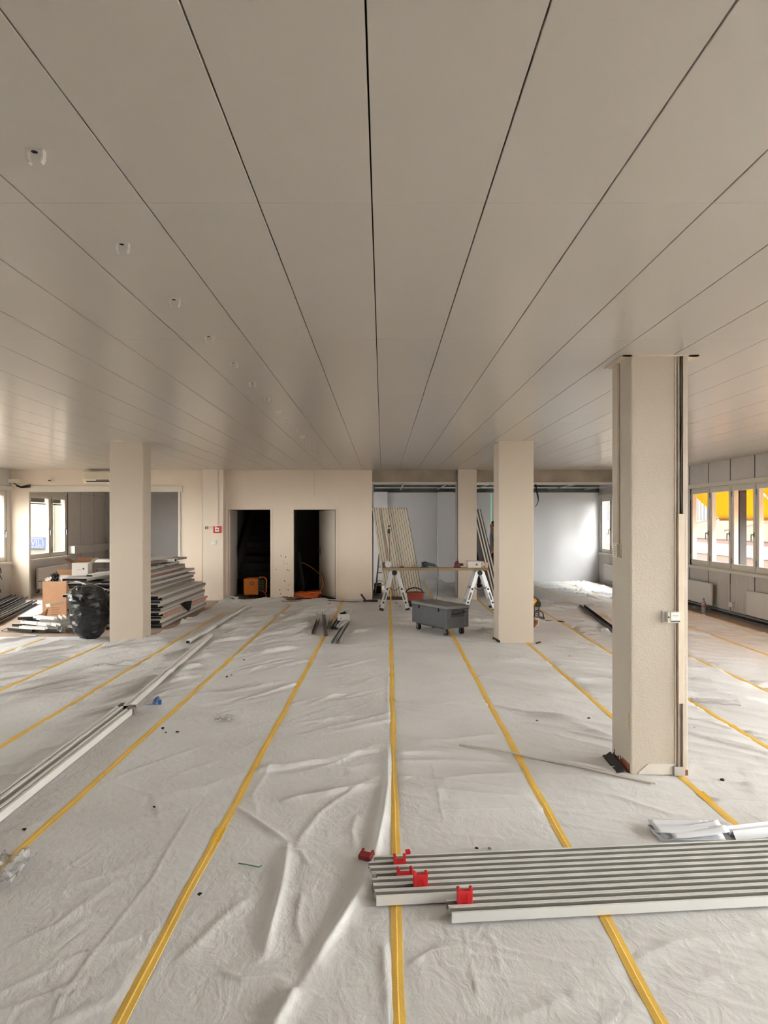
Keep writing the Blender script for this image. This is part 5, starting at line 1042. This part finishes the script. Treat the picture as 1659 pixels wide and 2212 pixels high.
t = thing('wall_socket', 'white socket box low on the wall between the radiators', 'socket', (XR-.03, 12.83, .2)); obj('box', BX((XR-.06, 12.77, .18), (XR-.012, 12.90, .27)), white_m, t, bevel=.004); obj('face', BX((XR-.063, 12.80, .195), (XR-.06, 12.87, .255)), cream_dev, t)
obj('conduit', BX((XR-.03, 12.93, .0), (XR-.012, 12.95, .6)), frame_m, t)
tag(obj('debris_knot', MB().ell((6.05, 13.75, .06), (.06, .08, .05), 12, 8, lambda d: .7+.6*noise.noise(d*3)), traygrey), 'grey valve rubble on the floor by the hidden radiator', 'rubble')
# hanging cable, laser line
hc = tag(obj('hanging_cable', MB().tube([A(1157, 1046, 17), A(1159, 1060, 17), A(1162, 1072, 17), A(1163, 1082, 17), A(1160, 1090, 17), A(1156, 1095, 17)], .009, 6, [2.2, 2.2, 2.2, 1, 1, .6]), black, smooth=True), 'black cable hanging from the ceiling grid', 'cable')
c0 = A(1061, 1066, YFAR-.003); tag(obj('laser_line', BX((c0.x-.006, YFAR-.004, 1.2), (c0.x+.006, YFAR-.001, c0.z)), laser_m), 'green laser line on the far white wall', 'laser line')
# lettering sprayed on the left wall
wm = thing('wall_lettering', 'black handwriting on the wall under the left window', 'lettering', (XL+.013, 15.5, .4)); 
for n_, pts in (('letter_stroke', [(15.12, .50), (15.13, .70), (15.20, .72), (15.24, .64), (15.17, .60), (15.26, .48)]), ('letter_stroke', [(15.18, .28), (15.22, .24), (15.20, .20)])): obj(n_, MB().tube([(XL+.014, y, z_) for y, z_ in pts], .010, 6), black, wm, smooth=True)

# ------------------------------------------------------------------ people
def person(label, loc, rz, shirt, pants, look_up, arms, hair):
    """Standing figure, +y forward. One skinned body mesh; hair and shoes are children."""
    H = 1.72
    V = [(0, 0, .93), (0, .0, 1.08), (0, .0, 1.26), (0, -.01, 1.40), (0, -.005, 1.475), (0, .01, 1.53), (0, .03, 1.60), (0, .02, 1.65)]
    Rr = [(.135, .10), (.125, .095), (.15, .11), (.13, .085), (.056, .056), (.062, .066), (.078, .092), (.062, .078)]
    E = [(i, i+1) for i in range(7)]
    def ch_(parent, pts, rad):
        p = parent
        for q, r_ in zip(pts, rad): V.append(q); Rr.append((r_, r_)); E.append((p, len(V)-1)); p = len(V)-1
        return p
    for s_ in (-1, 1):
        ch_(0, [(s_*.095, 0, .86), (s_*.105, .015, .50), (s_*.11, -.01, .10), (s_*.11, .03, .045), (s_*.12, .14, .035)], [.095, .062, .042, .045, .035])
        ch_(3, [(s_*.17, -.005, 1.40)]+[(s_*x, y, z_) for x, y, z_ in arms], [.060, .045, .036, .028])
    jaw = ch_(5, [(0, .075, 1.545)], [.035]); ns = ch_(6, [(0, .118, 1.60)], [.016])
    me = bpy.data.meshes.new('body'); me.from_pydata(V, E, []); o = bpy.data.objects.new('body', me); COL.objects.link(o)
    sk = o.modifiers.new('skin', 'SKIN'); 
    for d, r_ in zip(me.skin_vertices[0].data, Rr): d.radius = r_
    me.skin_vertices[0].data[0].use_root = True
    sb = o.modifiers.new('sub', 'SUBSURF'); sb.levels = 2; sb.render_levels = 2
    bpy.context.view_layer.update(); me2 = bpy.data.meshes.new_from_object(o.evaluated_get(bpy.context.evaluated_depsgraph_get())); bpy.data.objects.remove(o)
    # hands with five fingers, joined to the same body mesh
    bm = bmesh.new(); bm.from_mesh(me2)
    for s_ in (-1, 1):
        wv = Vector((s_*arms[-1][0], arms[-1][1], arms[-1][2])); d = (wv-Vector((s_*arms[-2][0], arms[-2][1], arms[-2][2]))).normalized(); sd = Vector((s_*.2, 1, 0)); sd = (sd-d*sd.dot(d)).normalized(); nn = d.cross(sd)
        mb = MB(); mb.bar(wv-d*.01, wv+d*.085, .078, .026, up=nn)
        for j, (off, ln) in enumerate(((-.030, .062), (-.010, .074), (.010, .078), (.030, .070))):
            b0 = wv+d*.08+sd*off; mb.tube([b0, b0+d*ln*.5+nn*.006*s_, b0+d*ln*.85+nn*.025*s_, b0+d*ln+nn*.04*s_], .0085, 6, [1, 1, .9, .7])
        b0 = wv+d*.02+sd*.034; mb.tube([b0, b0+sd*.03+d*.025, b0+sd*.036+d*.06], .010, 6, [1, 1, .7])
        t_ = bpy.data.meshes.new('t'); t_.from_pydata(mb.v, [], mb.f); bm.from_mesh(t_); bpy.data.meshes.remove(t_)
    if look_up:
        for v in bm.verts:
            if v.co.z > 1.47 and abs(v.co.x) < .12:
                f_ = min(1, (v.co.z-1.47)/.06); p = v.co-Vector((0, .0, 1.50)); p.rotate(Matrix.Rotation(look_up*f_, 3, 'X')); v.co = p+Vector((0, 0, 1.50))
    bm.to_mesh(me2); bm.free(); me2.materials.clear()
    for m_ in (skin_m, shirt, pants): me2.materials.append(m_)
    for p in me2.polygons:
        c_ = p.center; p.use_smooth = True
        arm = abs(c_.x) > .19
        p.material_index = 0 if c_.z > 1.46 else (2 if c_.z < .93 and not arm and c_.z < .93 else (1 if (not arm or c_.z > 1.16) else 0))
        if arm and c_.z < 1.16: p.material_index = 0
    r = thing('person', label, 'person', loc, rz); b = bpy.data.objects.new('body', me2); COL.objects.link(b); b.parent = r
    Rm = Matrix.Rotation(look_up, 3, 'X'); C0 = Vector((0, 0, 1.50))
    def hp_(p): return C0+Rm@(Vector(p)-C0)
    hm_ = MB().ell(hp_((0, .005, 1.635)), (.088, .105, .095), 20, 12, lambda d: 1+.04*noise.noise(d*4), Rm)
    hm_.f = [f_ for f_ in hm_.f if not all((Rm.transposed()@(Vector(hm_.v[i])-C0)).y > .05 and (Rm.transposed()@(Vector(hm_.v[i])-C0)).z < .175 for i in f_) and not all((Rm.transposed()@(Vector(hm_.v[i])-C0)).z < .075 for i in f_)]
    obj('hair', hm_, hair, r, smooth=True, local=True, solid=.006)
    for s_ in (-1, 1):
        obj('ear', MB().ell(hp_((s_*.082, .012, 1.595)), (.010, .02, .03), 8, 6), skin_m, r, smooth=True, local=True); obj('eye', MB().ell(hp_((s_*.03, .105, 1.615)), (.012, .008, .008), 8, 6), M('eye_dark', (36, 28, 24), .3), r, local=True)
        obj('shoe', MB().ell((s_*.115, .07, .045), (.052, .145, .05), 14, 8, lambda d: 1 if d.z > -.5 else .95), black, r, smooth=True, local=True)
    obj('mouth', MB().ell(hp_((0, .108, 1.555)), (.022, .006, .005), 8, 6), M('lip', (140, 84, 76), .6), r, local=True)
    return r
person('person in grey T-shirt and dark trousers looking up beside the leaning panels', (2.735, 17.45, .012), math.radians(92), tee_m, darkcloth, math.radians(14), [(.215, -.02, 1.13), (.215, .12, .93), (.21, .16, .88)], hair_m)
person('person in dark clothes behind the leaning black-edged panels', (2.45, 18.3, .012), math.radians(-70), darkcloth, darkcloth, 0.0, [(.22, .03, 1.14), (.16, .26, 1.08), (.14, .32, 1.08)], hair_m)
